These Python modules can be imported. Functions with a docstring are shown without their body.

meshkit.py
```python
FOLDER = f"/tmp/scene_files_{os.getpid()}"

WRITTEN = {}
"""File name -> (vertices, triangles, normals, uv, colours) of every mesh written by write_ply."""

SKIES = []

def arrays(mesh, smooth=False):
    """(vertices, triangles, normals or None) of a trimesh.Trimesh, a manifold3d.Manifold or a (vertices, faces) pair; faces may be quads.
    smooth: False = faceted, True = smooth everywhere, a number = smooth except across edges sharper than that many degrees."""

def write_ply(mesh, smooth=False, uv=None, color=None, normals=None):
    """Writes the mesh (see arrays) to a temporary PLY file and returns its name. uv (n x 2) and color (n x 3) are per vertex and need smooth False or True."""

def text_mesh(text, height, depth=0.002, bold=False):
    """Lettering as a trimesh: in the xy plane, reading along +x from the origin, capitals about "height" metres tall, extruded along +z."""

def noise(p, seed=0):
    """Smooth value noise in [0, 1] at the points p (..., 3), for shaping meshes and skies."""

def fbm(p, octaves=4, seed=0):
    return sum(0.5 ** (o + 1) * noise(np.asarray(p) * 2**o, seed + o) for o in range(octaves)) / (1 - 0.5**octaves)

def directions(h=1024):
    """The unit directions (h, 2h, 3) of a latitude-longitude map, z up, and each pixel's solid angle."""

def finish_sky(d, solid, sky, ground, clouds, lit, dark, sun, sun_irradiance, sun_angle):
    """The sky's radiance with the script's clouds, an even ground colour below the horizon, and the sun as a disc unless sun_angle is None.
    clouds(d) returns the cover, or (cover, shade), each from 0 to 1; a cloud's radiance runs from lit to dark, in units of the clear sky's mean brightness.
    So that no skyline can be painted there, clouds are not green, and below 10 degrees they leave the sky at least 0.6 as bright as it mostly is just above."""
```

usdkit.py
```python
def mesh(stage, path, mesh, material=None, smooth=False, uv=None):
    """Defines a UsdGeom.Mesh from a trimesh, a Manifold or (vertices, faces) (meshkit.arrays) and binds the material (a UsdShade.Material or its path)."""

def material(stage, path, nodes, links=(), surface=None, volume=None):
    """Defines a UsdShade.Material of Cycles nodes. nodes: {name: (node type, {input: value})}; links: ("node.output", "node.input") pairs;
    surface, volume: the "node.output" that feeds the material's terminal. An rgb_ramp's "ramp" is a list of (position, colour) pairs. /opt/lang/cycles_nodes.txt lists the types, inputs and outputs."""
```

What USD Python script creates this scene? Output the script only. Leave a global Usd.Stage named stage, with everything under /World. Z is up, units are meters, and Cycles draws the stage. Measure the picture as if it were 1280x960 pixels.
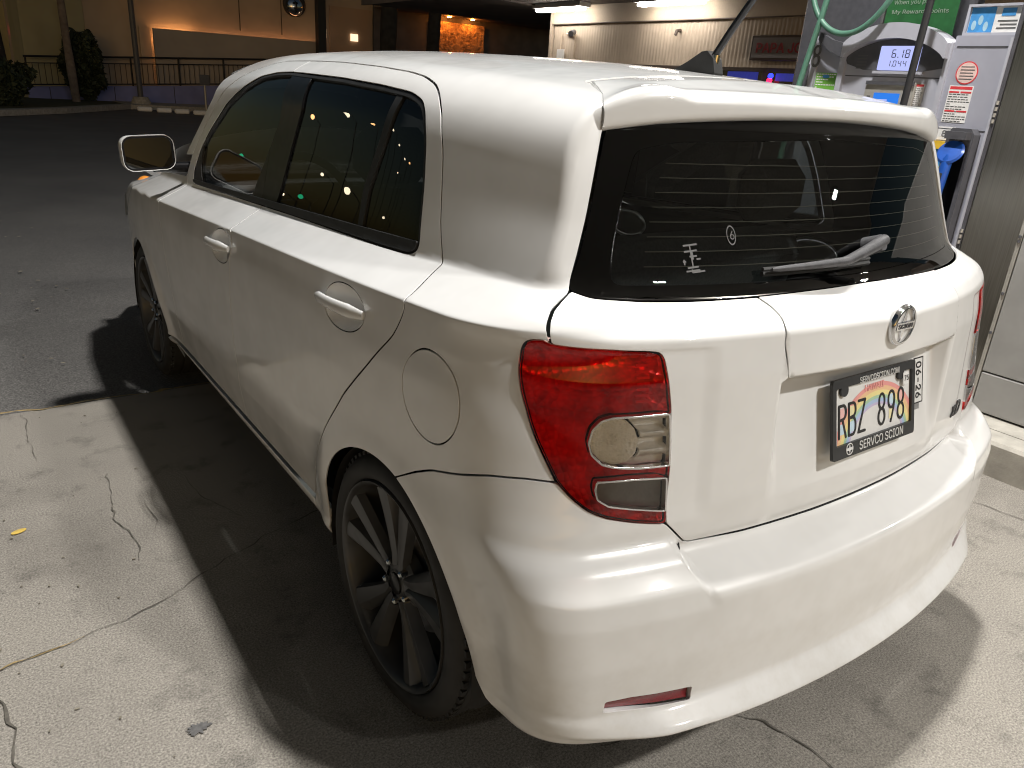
"""A white hatchback at a petrol pump at night."""
import math, random
import numpy as np, trimesh
from scipy.ndimage import gaussian_filter1d
from scipy.spatial import Delaunay
import shapely
from shapely.geometry import Polygon, MultiPolygon, Point, LineString, box as sbox
from shapely import affinity
import meshkit, usdkit
from pxr import Usd, UsdGeom, UsdShade, UsdLux, Gf, Vt, Sdf

stage = Usd.Stage.CreateInMemory()
UsdGeom.SetStageUpAxis(stage, 'Z'); UsdGeom.SetStageMetersPerUnit(stage, 1.0)
UsdGeom.Xform.Define(stage, '/World'); UsdGeom.Scope.Define(stage, '/World/Looks')

# ---------------------------------------------------------------- camera: eye height 1.4 m, just behind the car's left rear corner
CAM_POS = np.array([-1.4952, -0.6619, 1.4044]); YAW, PITCH, ROLL = 0.6447, 0.3716, -0.0709
FOCAL_PX = 946.6
fw = np.array([math.sin(YAW) * math.cos(PITCH), math.cos(YAW) * math.cos(PITCH), -math.sin(PITCH)])
rt = np.cross(fw, [0, 0, 1]); rt /= np.linalg.norm(rt); dn = np.cross(fw, rt)
rt, dn = rt * math.cos(ROLL) + dn * math.sin(ROLL), -rt * math.sin(ROLL) + dn * math.cos(ROLL)
cam = UsdGeom.Camera.Define(stage, '/World/camera')
cam.CreateHorizontalApertureAttr(36.0); cam.CreateVerticalApertureAttr(27.0)
cam.CreateFocalLengthAttr(36.0 * FOCAL_PX / 1280.0); cam.CreateClippingRangeAttr(Gf.Vec2f(0.05, 500))
cam.CreateExposureAttr(0.0)
UsdGeom.Xformable(cam).AddTransformOp().Set(Gf.Matrix4d(*rt, 0, *(-dn), 0, *(-fw), 0, *CAM_POS, 1))

# ---------------------------------------------------------------- sky: a dark night sky over the town
usdkit.material(stage, '/World/Looks/night_sky', {
    's': ('sky_texture', {'sky_type': 'single_scattering', 'sun_disc': False, 'sun_elevation': 0.12, 'sun_rotation': 3.6}),
    'b': ('background_shader', {'strength': 0.022})}, [('s.color', 'b.color')], surface='b.background')
dome = UsdLux.DomeLight.Define(stage, '/World/sky')
UsdShade.MaterialBindingAPI.Apply(dome.GetPrim()).Bind(UsdShade.Material.Get(stage, '/World/Looks/night_sky'))
dome.GetPrim().SetCustomDataByKey('kind', 'structure')
CANOPY_LAMPS = [(0.36, 1.12), (1.6, -3.9), (8.0, 1.1), (10.6, -5.0), (2.6, -8.2)]                  # the lit lamps under the filling station canopy
CANOPY_Z = 5.65
LAMP_STRENGTH = [1600.0, 1900.0, 1100.0, 1200.0, 750.0]

# ---------------------------------------------------------------- helpers
LOOKS = {}
def look(name, nodes, links, surface='p.BSDF', volume=None):
    LOOKS[name] = usdkit.material(stage, '/World/Looks/' + name, nodes, links, surface=surface, volume=volume)
    return LOOKS[name]
def plain(name, color, rough=.5, metallic=0., coat=0., vary=.12, scale=30., bump=0., bump_scale=200., spec=.5, rough_vary=0., detail=4., emit=None, strength=0., coat_rough=.03):
    """A principled look whose colour (and gloss) wanders a little, with fine relief."""
    c = np.array(color, float)
    n = {'t': ('texture_coordinate', {}), 'p': ('principled_bsdf', {'roughness': rough, 'metallic': metallic, 'coat_weight': coat, 'coat_roughness': coat_rough, 'specular_ior_level': spec}),
         'n': ('noise_texture', {'scale': scale, 'detail': detail, 'roughness': .6}),
         'r': ('rgb_ramp', {'ramp': [(.3, c * (1 - vary)), (.7, np.minimum(c * (1 + vary), 1))]})}
    l = [('t.object', 'n.vector'), ('n.fac', 'r.fac'), ('r.color', 'p.base_color')]
    if rough_vary:
        n['m'] = ('map_range', {'from_min': .3, 'from_max': .7, 'to_min': max(rough - rough_vary, .02), 'to_max': rough + rough_vary}); l += [('n.fac', 'm.value'), ('m.result', 'p.roughness')]
    if bump:
        n['bn'] = ('noise_texture', {'scale': bump_scale, 'detail': 3.}); n['b'] = ('bump', {'strength': bump, 'distance': .002}); l += [('t.object', 'bn.vector'), ('bn.fac', 'b.height'), ('b.normal', 'p.normal')]
    if emit is not None:
        n['p'][1]['emission_color'] = tuple(emit); n['p'][1]['emission_strength'] = strength
    return look(name, n, l)
def glow(name, color, strength):
    return look(name, {'e': ('emission', {'color': tuple(color), 'strength': strength})}, [], surface='e.emission')
def pane(name, tint, gloss=(1, 1, 1), rough=0.0, ior=1.5):
    return look(name, {'t': ('transparent_bsdf', {'color': tuple(tint)}), 'g': ('glossy_bsdf', {'color': tuple(gloss), 'roughness': rough}), 'f': ('fresnel', {'IOR': ior}), 'm': ('mix_closure', {})},
                [('f.fac', 'm.fac'), ('t.BSDF', 'm.closure1'), ('g.BSDF', 'm.closure2')], surface='m.closure')

USED = {}
def unique(parent, name):
    k = (parent, name); USED[k] = USED.get(k, -1) + 1
    return f'{parent}/{name}' if USED[k] == 0 else f'{parent}/{name}_{USED[k]:03d}'
BASE = {}                                                           # the world position of each thing's base
def set_data(prim, label=None, cat=None, group=None, kind=None):
    for k, v in (('label', label), ('category', cat), ('group', group), ('kind', kind)):
        if v: prim.SetCustomDataByKey(k, v)
def thing(name, label, cat, base=(0, 0, 0), group=None):
    path = unique('/World', name); x = UsdGeom.Xform.Define(stage, path)
    x.AddTranslateOp().Set(Gf.Vec3d(*map(float, base))); BASE[path] = np.array(base, float)
    set_data(x.GetPrim(), label, cat, group); return path
def root_of(path): return '/' + '/'.join(path.split('/')[1:3])
def raw(path, v, f, n, mat, origin=None):
    v = np.asarray(v, float); v = v - (BASE.get(root_of(path), 0) if origin is None else origin)
    m = UsdGeom.Mesh.Define(stage, path)
    m.CreatePointsAttr(Vt.Vec3fArray.FromNumpy(v.astype(np.float32)))
    m.CreateFaceVertexCountsAttr(Vt.IntArray.FromNumpy(np.full(len(f), 3, np.int32)))
    m.CreateFaceVertexIndicesAttr(Vt.IntArray.FromNumpy(np.asarray(f, np.int32).ravel()))
    m.CreateSubdivisionSchemeAttr('none')
    if n is not None:
        m.CreateNormalsAttr(Vt.Vec3fArray.FromNumpy(np.asarray(n, np.float32))); m.SetNormalsInterpolation('vertex')
    UsdShade.MaterialBindingAPI.Apply(m.GetPrim()).Bind(LOOKS[mat])
    return path
def part(parent, name, mesh, mat, smooth=False, label=None):
    """One mesh of the scene in world coordinates, a child of the given thing or part."""
    path = unique(parent, name); v, f, n = meshkit.arrays(mesh, smooth)
    raw(path, v, f, n, mat)
    if label: stage.GetPrimAtPath(path).SetCustomDataByKey('label', label)
    return path
def single(name, mesh, mat, label=None, cat=None, group=None, kind=None, smooth=False, base=None):
    path = unique('/World', name); v, f, n = meshkit.arrays(mesh, smooth)
    b = np.zeros(3) if base is None else np.array(base, float); BASE[path] = b
    raw(path, v, f, n, mat)
    if base is not None: UsdGeom.Xformable(stage.GetPrimAtPath(path)).AddTranslateOp().Set(Gf.Vec3d(*b))
    set_data(stage.GetPrimAtPath(path), label, cat, group, kind); return path
def cat_(ms): return trimesh.util.concatenate([m if isinstance(m, trimesh.Trimesh) else trimesh.Trimesh(*m, process=False) for m in ms])
def bx(x0, x1, y0, y1, z0, z1, bev=0.0):
    """A box, its edges chamfered by bev."""
    if bev <= 0:
        m = trimesh.creation.box(extents=(x1 - x0, y1 - y0, z1 - z0)); m.apply_translation(((x0 + x1) / 2, (y0 + y1) / 2, (z0 + z1) / 2)); return m
    P = []
    for sx, xx in ((1, x0), (-1, x1)):
        for sy, yy in ((1, y0), (-1, y1)):
            for sz, zz in ((1, z0), (-1, z1)):
                P += [(xx + sx * bev, yy + sy * bev, zz), (xx + sx * bev, yy, zz + sz * bev), (xx, yy + sy * bev, zz + sz * bev)]
    return trimesh.convex.convex_hull(np.array(P))
def tube(pts, r, sides=10, caps=True):
    """A round bar along pts; r a radius or one radius per point."""
    pts = np.array(pts, float); n = len(pts); r = np.broadcast_to(r, n)
    t = np.gradient(pts, axis=0); t /= np.linalg.norm(t, axis=1, keepdims=True)
    u = np.cross(t[0], [0, 0, 1] if abs(t[0][2]) < .9 else [1, 0, 0]); V = []
    for k in range(n):
        u = u - t[k] * (u @ t[k]); u /= np.linalg.norm(u); w = np.cross(t[k], u)
        a = np.arange(sides) / sides * 2 * np.pi
        V.append(pts[k] + r[k] * (np.cos(a)[:, None] * u + np.sin(a)[:, None] * w))
    V = np.concatenate(V); F = []
    for k in range(n - 1):
        for s in range(sides):
            a, b = k * sides + s, k * sides + (s + 1) % sides
            F += [(a, b, b + sides), (a, b + sides, a + sides)]
    if caps:
        V = np.vstack([V, pts[:1], pts[-1:]]); c0, c1 = len(V) - 2, len(V) - 1
        for s in range(sides):
            F += [(c0, (s + 1) % sides, s), (c1, (n - 1) * sides + s, (n - 1) * sides + (s + 1) % sides)]
    return trimesh.Trimesh(V, F, process=False)
def bar(a, b, w, h):
    """A square bar from a to b."""
    a, b = np.array(a, float), np.array(b, float); t = (b - a) / np.linalg.norm(b - a)
    u = np.cross(t, [0, 0, 1] if abs(t[2]) < .9 else [1, 0, 0]); u /= np.linalg.norm(u); v = np.cross(t, u)
    P = [p + s * u * w / 2 + q * v * h / 2 for p in (a, b) for s in (-1, 1) for q in (-1, 1)]
    return trimesh.convex.convex_hull(np.array(P))
def lathe(profile, n=48, axis='z'):
    m = trimesh.creation.revolve(np.array(profile, float), sections=n)
    if axis == 'x': m.apply_transform(np.array([[0, 0, 1, 0], [1, 0, 0, 0], [0, 1, 0, 0], [0, 0, 0, 1.]]))
    if axis == 'y': m.apply_transform(np.array([[0, 1, 0, 0], [0, 0, 1, 0], [1, 0, 0, 0], [0, 0, 0, 1.]]))
    return m
def shift(m, d): m = m.copy(); m.apply_translation(d); return m
def slab(poly, depth):
    """A shapely shape extruded by depth along +z."""
    return cat_([trimesh.creation.extrude_polygon(g, depth, engine='earcut') for g in getattr(poly, 'geoms', [poly]) if g.area > 1e-9])
def frame(m, o, X, Y, Z=None):
    """The mesh m laid from its own axes into the frame with origin o."""
    X, Y = np.array(X, float), np.array(Y, float); X /= np.linalg.norm(X); Y /= np.linalg.norm(Y); Z = np.cross(X, Y) if Z is None else np.array(Z, float)
    T = np.eye(4); T[:3, 0], T[:3, 1], T[:3, 2], T[:3, 3] = X, Y, Z, o; m = m.copy(); m.apply_transform(T); return m
def text(s, h, depth=.0008, bold=False, width=None):
    m = meshkit.text_mesh(s, h, depth, bold)
    if width:
        x0, x1 = m.bounds[0][0], m.bounds[1][0]; m.apply_translation((-x0, 0, 0)); m.apply_scale((width / (x1 - x0), 1, 1))
    return m
# ---------------------------------------------------------------- looks of the car
look('white_paint', {'t': ('texture_coordinate', {}), 'n': ('noise_texture', {'scale': 3., 'detail': 4., 'roughness': .6}), 'r': ('rgb_ramp', {'ramp': [(.3, (.635, .634, .625)), (.62, (.69, .689, .683))]}),
     'n2': ('noise_texture', {'scale': 900., 'detail': 1.}), 'b': ('bump', {'strength': .02, 'distance': .0006}),
     'v': ('voronoi_texture', {'scale': 55., 'feature': 'f1', 'randomness': 1.}), 'vm': ('math', {'math_type': 'less_than', 'value2': .02}), 'vn': ('math', {'math_type': 'multiply', 'value2': .25}), 'mx': ('mix', {'color2': (.30, .26, .20)}), 'g': ('geometry', {}), 'sp': ('separate_xyz', {}), 'gz': ('map_range', {'from_min': .62, 'from_max': .26, 'to_min': 0., 'to_max': .22, 'clamp': True}), 'gn': ('noise_texture', {'scale': 16., 'detail': 6., 'roughness': .75}), 'gm': ('map_range', {'from_min': .42, 'from_max': .66, 'to_min': .1, 'to_max': 1., 'clamp': True}), 'gx': ('math', {'math_type': 'multiply'}), 'mg': ('mix', {'color2': (.36, .31, .24)}),
     'rr': ('map_range', {'from_min': .3, 'from_max': .7, 'to_min': .24, 'to_max': .34}),
     'p': ('principled_bsdf', {'roughness': .28, 'coat_weight': .8, 'coat_roughness': .05, 'specular_ior_level': .45})},
     [('t.object', 'n.vector'), ('t.object', 'n2.vector'), ('t.object', 'v.vector'), ('g.position', 'sp.vector'), ('sp.z', 'gz.value'), ('t.object', 'gn.vector'), ('gn.fac', 'gm.value'), ('gz.result', 'gx.value1'), ('gm.result', 'gx.value2'), ('mx.color', 'mg.color1'), ('gx.value', 'mg.fac'), ('v.distance', 'vm.value1'), ('vm.value', 'vn.value1'), ('vn.value', 'mx.fac'), ('n.fac', 'r.fac'), ('r.color', 'mx.color1'), ('mg.color', 'p.base_color'),
      ('n2.fac', 'b.height'), ('b.normal', 'p.normal'), ('n.fac', 'rr.value'), ('rr.result', 'p.roughness')])
plain('black_trim', (.018, .018, .018), .45, vary=.25, bump=.15, bump_scale=400.)
plain('gloss_black', (.008, .008, .009), .22, vary=.3, spec=.3)
plain('black_liner', (.008, .008, .008), .85, vary=.3)
plain('tyre_rubber', (.016, .016, .016), .72, vary=.35, scale=18., bump=.25, bump_scale=300.)
plain('dark_alloy', (.055, .056, .058), .42, metallic=.35, coat=.25, vary=.2, scale=14., rough_vary=.1)
plain('chrome', (.72, .72, .73), .12, metallic=1., vary=.06)
plain('lamp_reflector', (.88, .88, .88), .25, metallic=.2, vary=.1, bump=.9, bump_scale=140.)
look('reversing_reflector', {'t': ('texture_coordinate', {}), 'v': ('voronoi_texture', {'scale': 170., 'randomness': .25}), 'b': ('bump', {'strength': .8, 'distance': .004}), 'p': ('principled_bsdf', {'base_color': (.97, .97, .96), 'metallic': .05, 'roughness': .3})},
     [('t.object', 'v.vector'), ('v.distance', 'b.height'), ('b.normal', 'p.normal')])
look('red_reflector', {'t': ('texture_coordinate', {}), 'v': ('voronoi_texture', {'scale': 75., 'randomness': .45}), 'b': ('bump', {'strength': 1., 'distance': .014}), 'n': ('noise_texture', {'scale': 22.}), 'r': ('rgb_ramp', {'ramp': [(.35, (.62, .40, .36)), (.6, (1., .75, .70))]}),
     'p': ('principled_bsdf', {'metallic': .12, 'roughness': .26})}, [('t.object', 'v.vector'), ('v.distance', 'b.height'), ('b.normal', 'p.normal'), ('t.object', 'n.vector'), ('n.fac', 'r.fac'), ('r.color', 'p.base_color')])
pane('red_lens', (1.0, .075, .07)); pane('clear_lens', (.95, .95, .94)); pane('smoked_lens', (.42, .42, .41)); pane('amber_lens', (.8, .3, .03))
pane('tinted_glass', (.24, .26, .25)); pane('rear_glass', (.44, .48, .47)); pane('front_glass', (.7, .74, .72)); pane('front_side_glass', (.5, .53, .52)); pane('frit_black', (0, 0, 0))
plain('red_reflex', (.16, .008, .012), .25, coat=.8, vary=.3, scale=300.)
plain('amber_plastic', (.7, .25, .03), .3, coat=.6)
plain('seat_cloth', (.06, .062, .062), .9, vary=.3, scale=120.)
plain('headlining_grey', (.22, .225, .22), .9); plain('dash_plastic', (.04, .04, .042), .6, vary=.2)
plain('silver_plastic', (.35, .35, .36), .35, metallic=.6)
plain('heater_line', (.32, .27, .22), .6)
plain('wiper_grey', (.055, .055, .06), .5, vary=.35, scale=60., bump=.3)
plain('plate_white', (.60, .60, .59), .4, coat=.3, vary=.05)
plain('plate_black', (.012, .012, .013), .35)
plain('frame_black', (.022, .023, .025), .4, vary=.2)
plain('frame_letter', (.62, .62, .61), .45)
for n_, c_ in (('rainbow_red', (.75, .16, .13)), ('rainbow_orange', (.8, .42, .12)), ('rainbow_yellow', (.82, .66, .14)), ('rainbow_green', (.25, .5, .25)), ('rainbow_blue', (.25, .42, .68)), ('rainbow_violet', (.45, .35, .6)), ('plate_pink', (.75, .35, .32)), ('plate_sky', (.45, .66, .8)), ('plate_yellow', (.8, .7, .3))):
    plain(n_, tuple(.62 * np.array(c_) + .17), .5, vary=.05)
plain('decal_white', (.09, .09, .09), .6)
plain('mirror_glass', (.22, .23, .24), .03, metallic=1., vary=.02)
plain('badge_grey', (.10, .10, .105), .3, metallic=.7)

# ---------------------------------------------------------------- the car's body as one smooth implicit surface (x to the right, y forward, z up)
def table(pts, sigma, lo=-1.0, hi=5.0, step=0.001):
    """A profile curve through pts, its corners rounded by about sigma metres."""
    pts = np.array(pts, float); g = np.arange(lo, hi, step)
    v = np.interp(g, pts[:, 0], pts[:, 1])
    if sigma:
        v = gaussian_filter1d(v, sigma / step, mode='nearest')
    return lambda q: np.interp(q, g, v)
def sstep(a, b, q):
    t = np.clip((q - a) / (b - a), 0, 1); return t * t * (3 - 2 * t)
def smax(a, b, k):
    h = np.maximum(k - np.abs(a - b), 0); return np.maximum(a, b) + h * h / (4 * k)
def smin(a, b, k): return -smax(-a, -b, k)
HUBY, FHUBY, HUBZ, TYRE_R = 0.651, 3.112, 0.318, 0.318
SIDE = table([(.10,.66),(.20,.715),(.245,.770),(.275,.800),(.293,.807),(.312,.803),(.345,.807),(.45,.826),(.60,.842),(.75,.851),(.88,.853),(.948,.848),(1.000,.738),(1.008,.7335),
              (1.05,.7245),(1.10,.7135),(1.20,.692),(1.30,.671),(1.36,.655),(1.39,.641),(1.41,.622),(1.44,.588),(1.48,.552),(1.60,.49)], .0020)
R_LOW = [(.10,.16),(.22,.06),(.262,.005),(.290,-.050),(.312,-.076),(.348,-.038),(.354,-.034),(.46,-.038)]
R_UP = [(.660,.052),(.72,.050),(.90,.056),(.96,.057),(1.03,.068),(1.052,.085),(1.075,.130),(1.088,.160),(1.10,.172),(1.20,.222),(1.38,.306),(1.50,.37)]
REARC = table(R_LOW + [(.572,-.034),(.588,-.028),(.628,.050),(.640,.060)] + R_UP, .0038)
REARE = table(R_LOW + [(.555,-.034),(.600,-.022),(.640,.012),(.658,.040)] + [(.668,.050)] + R_UP[1:], .0045)
KX = table([(.1,.20),(.55,.17),(.65,.155),(.72,.165),(.9,.22),(1.01,.25),(1.10,.28),(1.22,.25),(1.4,.20)], .03)
ROOF = table([(-.5,1.33),(0,1.39),(.35,1.440),(.6,1.466),(1.0,1.488),(1.6,1.502),(2.1,1.494),(2.5,1.462),(3.0,1.42),(4.5,1.2)], .15)
KCORNER = table([(.1,.10),(.55,.09),(.66,.12),(.78,.20),(1.0,.22),(1.05,.12),(1.09,.035),(1.13,.015),(1.5,.015)], .02)
TAPER = table([(.9, 0), (1.04, 0), (1.09, .008), (1.20, .030), (1.30, .028), (1.36, .017), (1.45, .010)], .02)
def beltz(y): return 1.055 - .0556 * y
def half_width(y, z):
    b = beltz(y)
    zeta = z + (.95 - b) * sstep(.55, .9, z)
    w = SIDE(zeta)
    w = w - (.045 - .022 * sstep(.72, .62, z)) * np.clip((1.05 - y) / 1.0, 0, 2) ** 2 - .06 * np.clip((y - 2.5) / 1.2, 0, 2) ** 2
    up = np.clip((zeta - 1.04) / .34, 0, 1.3) ** 2
    w = w - up * (.036 * np.clip((1.5 - y) / 1.1, 0, 2) ** 2 + .05 * np.clip((y - 1.9) / 1.0, 0, 2) ** 2)
    w = w - TAPER(z) * np.clip((.80 - y) / .46, 0, 1.5) ** 1.6
    for hy in (HUBY, FHUBY):                                       # the flared wheel arches
        d = np.hypot(y - hy, z - HUBZ)
        w = w + .016 * np.exp(-((d - .355) / .055) ** 2) * sstep(.75, .5, z) * sstep(.15, .28, z)
    return w
def rear(ax, z):
    xe = .500 + (np.clip(z, .55, .72) - .585) * .45; m = sstep(xe - .016, xe + .016, ax)
    r = REARC(z) * (1 - m) + REARE(z) * m
    r = r + KX(z) * ax ** 2 + .06 * ax ** 4
    rec = sstep(.325, .285, ax) * sstep(.66, .72, z) * (.004 + .046 * np.clip((z - .70) / .235, 0, 1)) * sstep(.947, .937, z)
    r = r + rec                                                    # the number plate recess
    r = r - sstep(.3225, .314, ax) * .003 * sstep(.937, .947, z) * sstep(1.10, 1.03, z)   # the garnish stands proud
    r = r - .012 * np.exp(-(ax / .075) ** 2) * sstep(.96, 1.03, z) * sstep(1.075, 1.04, z)
    r = r + .034 * sstep(.56, .76, ax) * np.exp(-((z - .308) / .026) ** 2)
    r = r + .004 * sstep(.455, .495, ax) * sstep(.69, .73, z) * sstep(1.018, 1.006, z)   # the flat band beside the lamp
    return r
def body(P):
    x, y, z = P[..., 0], P[..., 1], P[..., 2]
    ax = np.sqrt(x * x + 1e-6)
    side = ax - half_width(y, z)
    back = rear(ax, z) - y
    top = z - (ROOF(y) - .115 * ax ** 2 - .10 * ax ** 4)
    front_g = y - (3.36 - (z - .93) * 1.58 - .35 * ax ** 2)
    hood = z - (1.005 - .20 * np.clip((y - 3.0) / .85, 0, 2) ** 1.6 - .10 * ax ** 2)
    nose = y - (3.885 - .30 * ax ** 2 - .35 * np.clip(ax - .45, 0, 1) ** 2 * 2 - .25 * np.clip(z - .62, 0, 1) ** 1.5)
    g = smax(smax(top, side, .10), front_g, .08)
    lo = smax(smax(hood, side, .07), nose, .16)
    f = smin(g, lo, .03)
    return smax(f, back, KCORNER(z))
def normal_of(P, e=.0015):
    n = np.stack([body(P + np.eye(3)[k] * e) - body(P - np.eye(3)[k] * e) for k in range(3)], -1)
    return n / np.linalg.norm(n, axis=-1, keepdims=True)
def cast(o, d, lo, hi, steps=26):
    """Where rays o + t d leave the body (d points outward)."""
    a, b = np.full(len(d), lo, float), np.full(len(d), hi, float)
    for _ in range(steps):
        m = (a + b) / 2; inside = body(o + d * m[:, None]) < 0
        a, b = np.where(inside, m, a), np.where(inside, b, m)
    return o + d * ((a + b) / 2)[:, None]
AX_Z, AX_Y = .80, 1.00
def side_chart(q):                                                 # (y, angle round the car's long axis)
    ph = q[:, 1]; o = np.stack([0 * ph, q[:, 0], 0 * ph + AX_Z], -1)
    return cast(o, np.stack([-np.cos(ph), 0 * ph, np.sin(ph)], -1), .02, 1.6)
def rear_chart(q):                                                 # (angle round the upright axis, z)
    th = q[:, 0]; o = np.stack([0 * th, 0 * th + AX_Y, q[:, 1]], -1)
    return cast(o, np.stack([-np.sin(th), -np.cos(th), 0 * th], -1), .02, 2.0)
def snap(P, n=4):
    """The nearest points of the body surface."""
    P = np.array(P, float)
    for _ in range(n): P = P - normal_of(P) * body(P)[:, None] * .95
    return P
def to_side(P): return np.stack([P[:, 1], np.arctan2(P[:, 2] - AX_Z, -P[:, 0])], -1)
def to_rear(P): return np.stack([np.arctan2(-P[:, 0], AX_Y - P[:, 1]), P[:, 2]], -1)
# ---------------------------------------------------------------- panels: patches of the body surface with rolled edges and real gaps
def densify(P, step, closed=True):
    P = np.array(P, float); Q = np.vstack([P, P[:1]]) if closed else P; out = []
    for a, b in zip(Q[:-1], Q[1:]):
        k = max(1, int(math.ceil(np.linalg.norm(b - a) / step))); out += [a + (b - a) * i / k for i in range(k)]
    if not closed: out.append(Q[-1])
    return np.array(out)
def rounded(P, rad, closed=True):
    """Authored corner points, each corner rounded by about rad."""
    P = np.array(P, float); Q = densify(P, rad / 5, closed)
    return gaussian_filter1d(Q, 2.2, axis=0, mode='wrap' if closed else 'nearest')
def P_side(yz):                                                     # authored (y, z) on the left side
    q = np.asarray(yz, float); o = np.stack([0 * q[:, 0], q[:, 0], q[:, 1]], -1); return cast(o, np.tile([-1., 0, 0], (len(q), 1)), .0, 1.3)
def P_top(xy):
    q = np.asarray(xy, float); o = np.stack([q[:, 0], q[:, 1], 0 * q[:, 0] + .9], -1); return cast(o, np.tile([0, 0, 1.], (len(q), 1)), .0, 1.)
def P_rear(xz):
    q = np.asarray(xz, float); o = np.stack([q[:, 0], 0 * q[:, 0] + .9, q[:, 1]], -1); return cast(o, np.tile([0, -1., 0], (len(q), 1)), .0, 1.5)
SCALE = {'side': np.array([1., .75]), 'rear': np.array([1., 1.])}
CHART = {'side': (side_chart, to_side), 'rear': (rear_chart, to_rear)}
def chart_poly(kind, *loops3d):
    """3-D boundary points (the first loop the outline, the others holes) as a shapely polygon in the metric chart."""
    L = [CHART[kind][1](np.asarray(p)) * SCALE[kind] for p in loops3d]
    return Polygon(L[0], L[1:]).buffer(0)
CREASES = {'side': [], 'rear': []}                                 # polylines along which the mesh gets extra rows of points
def tessellate(poly, h, seed=1, creases=()):
    V2, F, loops = [], [], []
    for g in getattr(poly, 'geoms', [poly]):
        if g.area < 1e-6: continue
        g = shapely.geometry.polygon.orient(g, 1.0)
        rings = []
        for r in (g.exterior, *g.interiors):
            n = max(8, int(r.length / (h * .6))); rings.append(np.array([r.interpolate(i / n, normalized=True).coords[0] for i in range(n)]))
        x0, y0, x1, y1 = g.bounds; gy = np.arange(y0, y1, h * .866); pts = []
        for j, yy in enumerate(gy):
            xs = np.arange(x0 + (h / 2 if j % 2 else 0), x1, h); pts.append(np.stack([xs, 0 * xs + yy], -1))
        pts = np.concatenate(pts); pts = pts + np.random.default_rng(seed).uniform(-.06, .06, pts.shape) * h
        inner = g.buffer(-h * .5)
        pts = pts[shapely.contains_xy(inner, pts[:, 0], pts[:, 1])] if not inner.is_empty else pts[:0]
        for L, w in creases:
            ln = LineString(L).intersection(g.buffer(.02))
            if ln.is_empty: continue
            zone = ln.buffer(w + h * .45); pts = pts[~shapely.contains_xy(zone, pts[:, 0], pts[:, 1])]
            for part_ in getattr(ln, 'geoms', [ln]):
                if part_.geom_type != 'LineString' or part_.length < h: continue
                n = max(3, int(part_.length / (h * .8))); c = np.array([part_.interpolate(k / n, normalized=True).coords[0] for k in range(n + 1)]); t = np.gradient(c, axis=0); t /= np.linalg.norm(t, axis=1, keepdims=True); o = np.stack([-t[:, 1], t[:, 0]], -1)
                for q in (-1, -.55, -.2, .2, .55, 1):
                    p = c + o * q * w; p = p[shapely.contains_xy(inner, p[:, 0], p[:, 1])]; pts = np.vstack([pts, p])
        A = np.concatenate(rings + [pts]); T = Delaunay(A).simplices; c = A[T].mean(1)
        T = T[shapely.contains_xy(g, c[:, 0], c[:, 1])]
        a, b, d = A[T[:, 0]], A[T[:, 1]], A[T[:, 2]]
        ar = (b[:, 0] - a[:, 0]) * (d[:, 1] - a[:, 1]) - (b[:, 1] - a[:, 1]) * (d[:, 0] - a[:, 0])
        T = np.where((ar < 0)[:, None], T[:, [0, 2, 1]], T)[np.abs(ar) > 1e-12]
        off = sum(map(len, V2)); k = 0
        for r in rings: loops.append(np.arange(len(r)) + off + k); k += len(r)
        V2.append(A); F.append(T + off)
    return np.concatenate(V2), np.concatenate(F), loops
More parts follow.
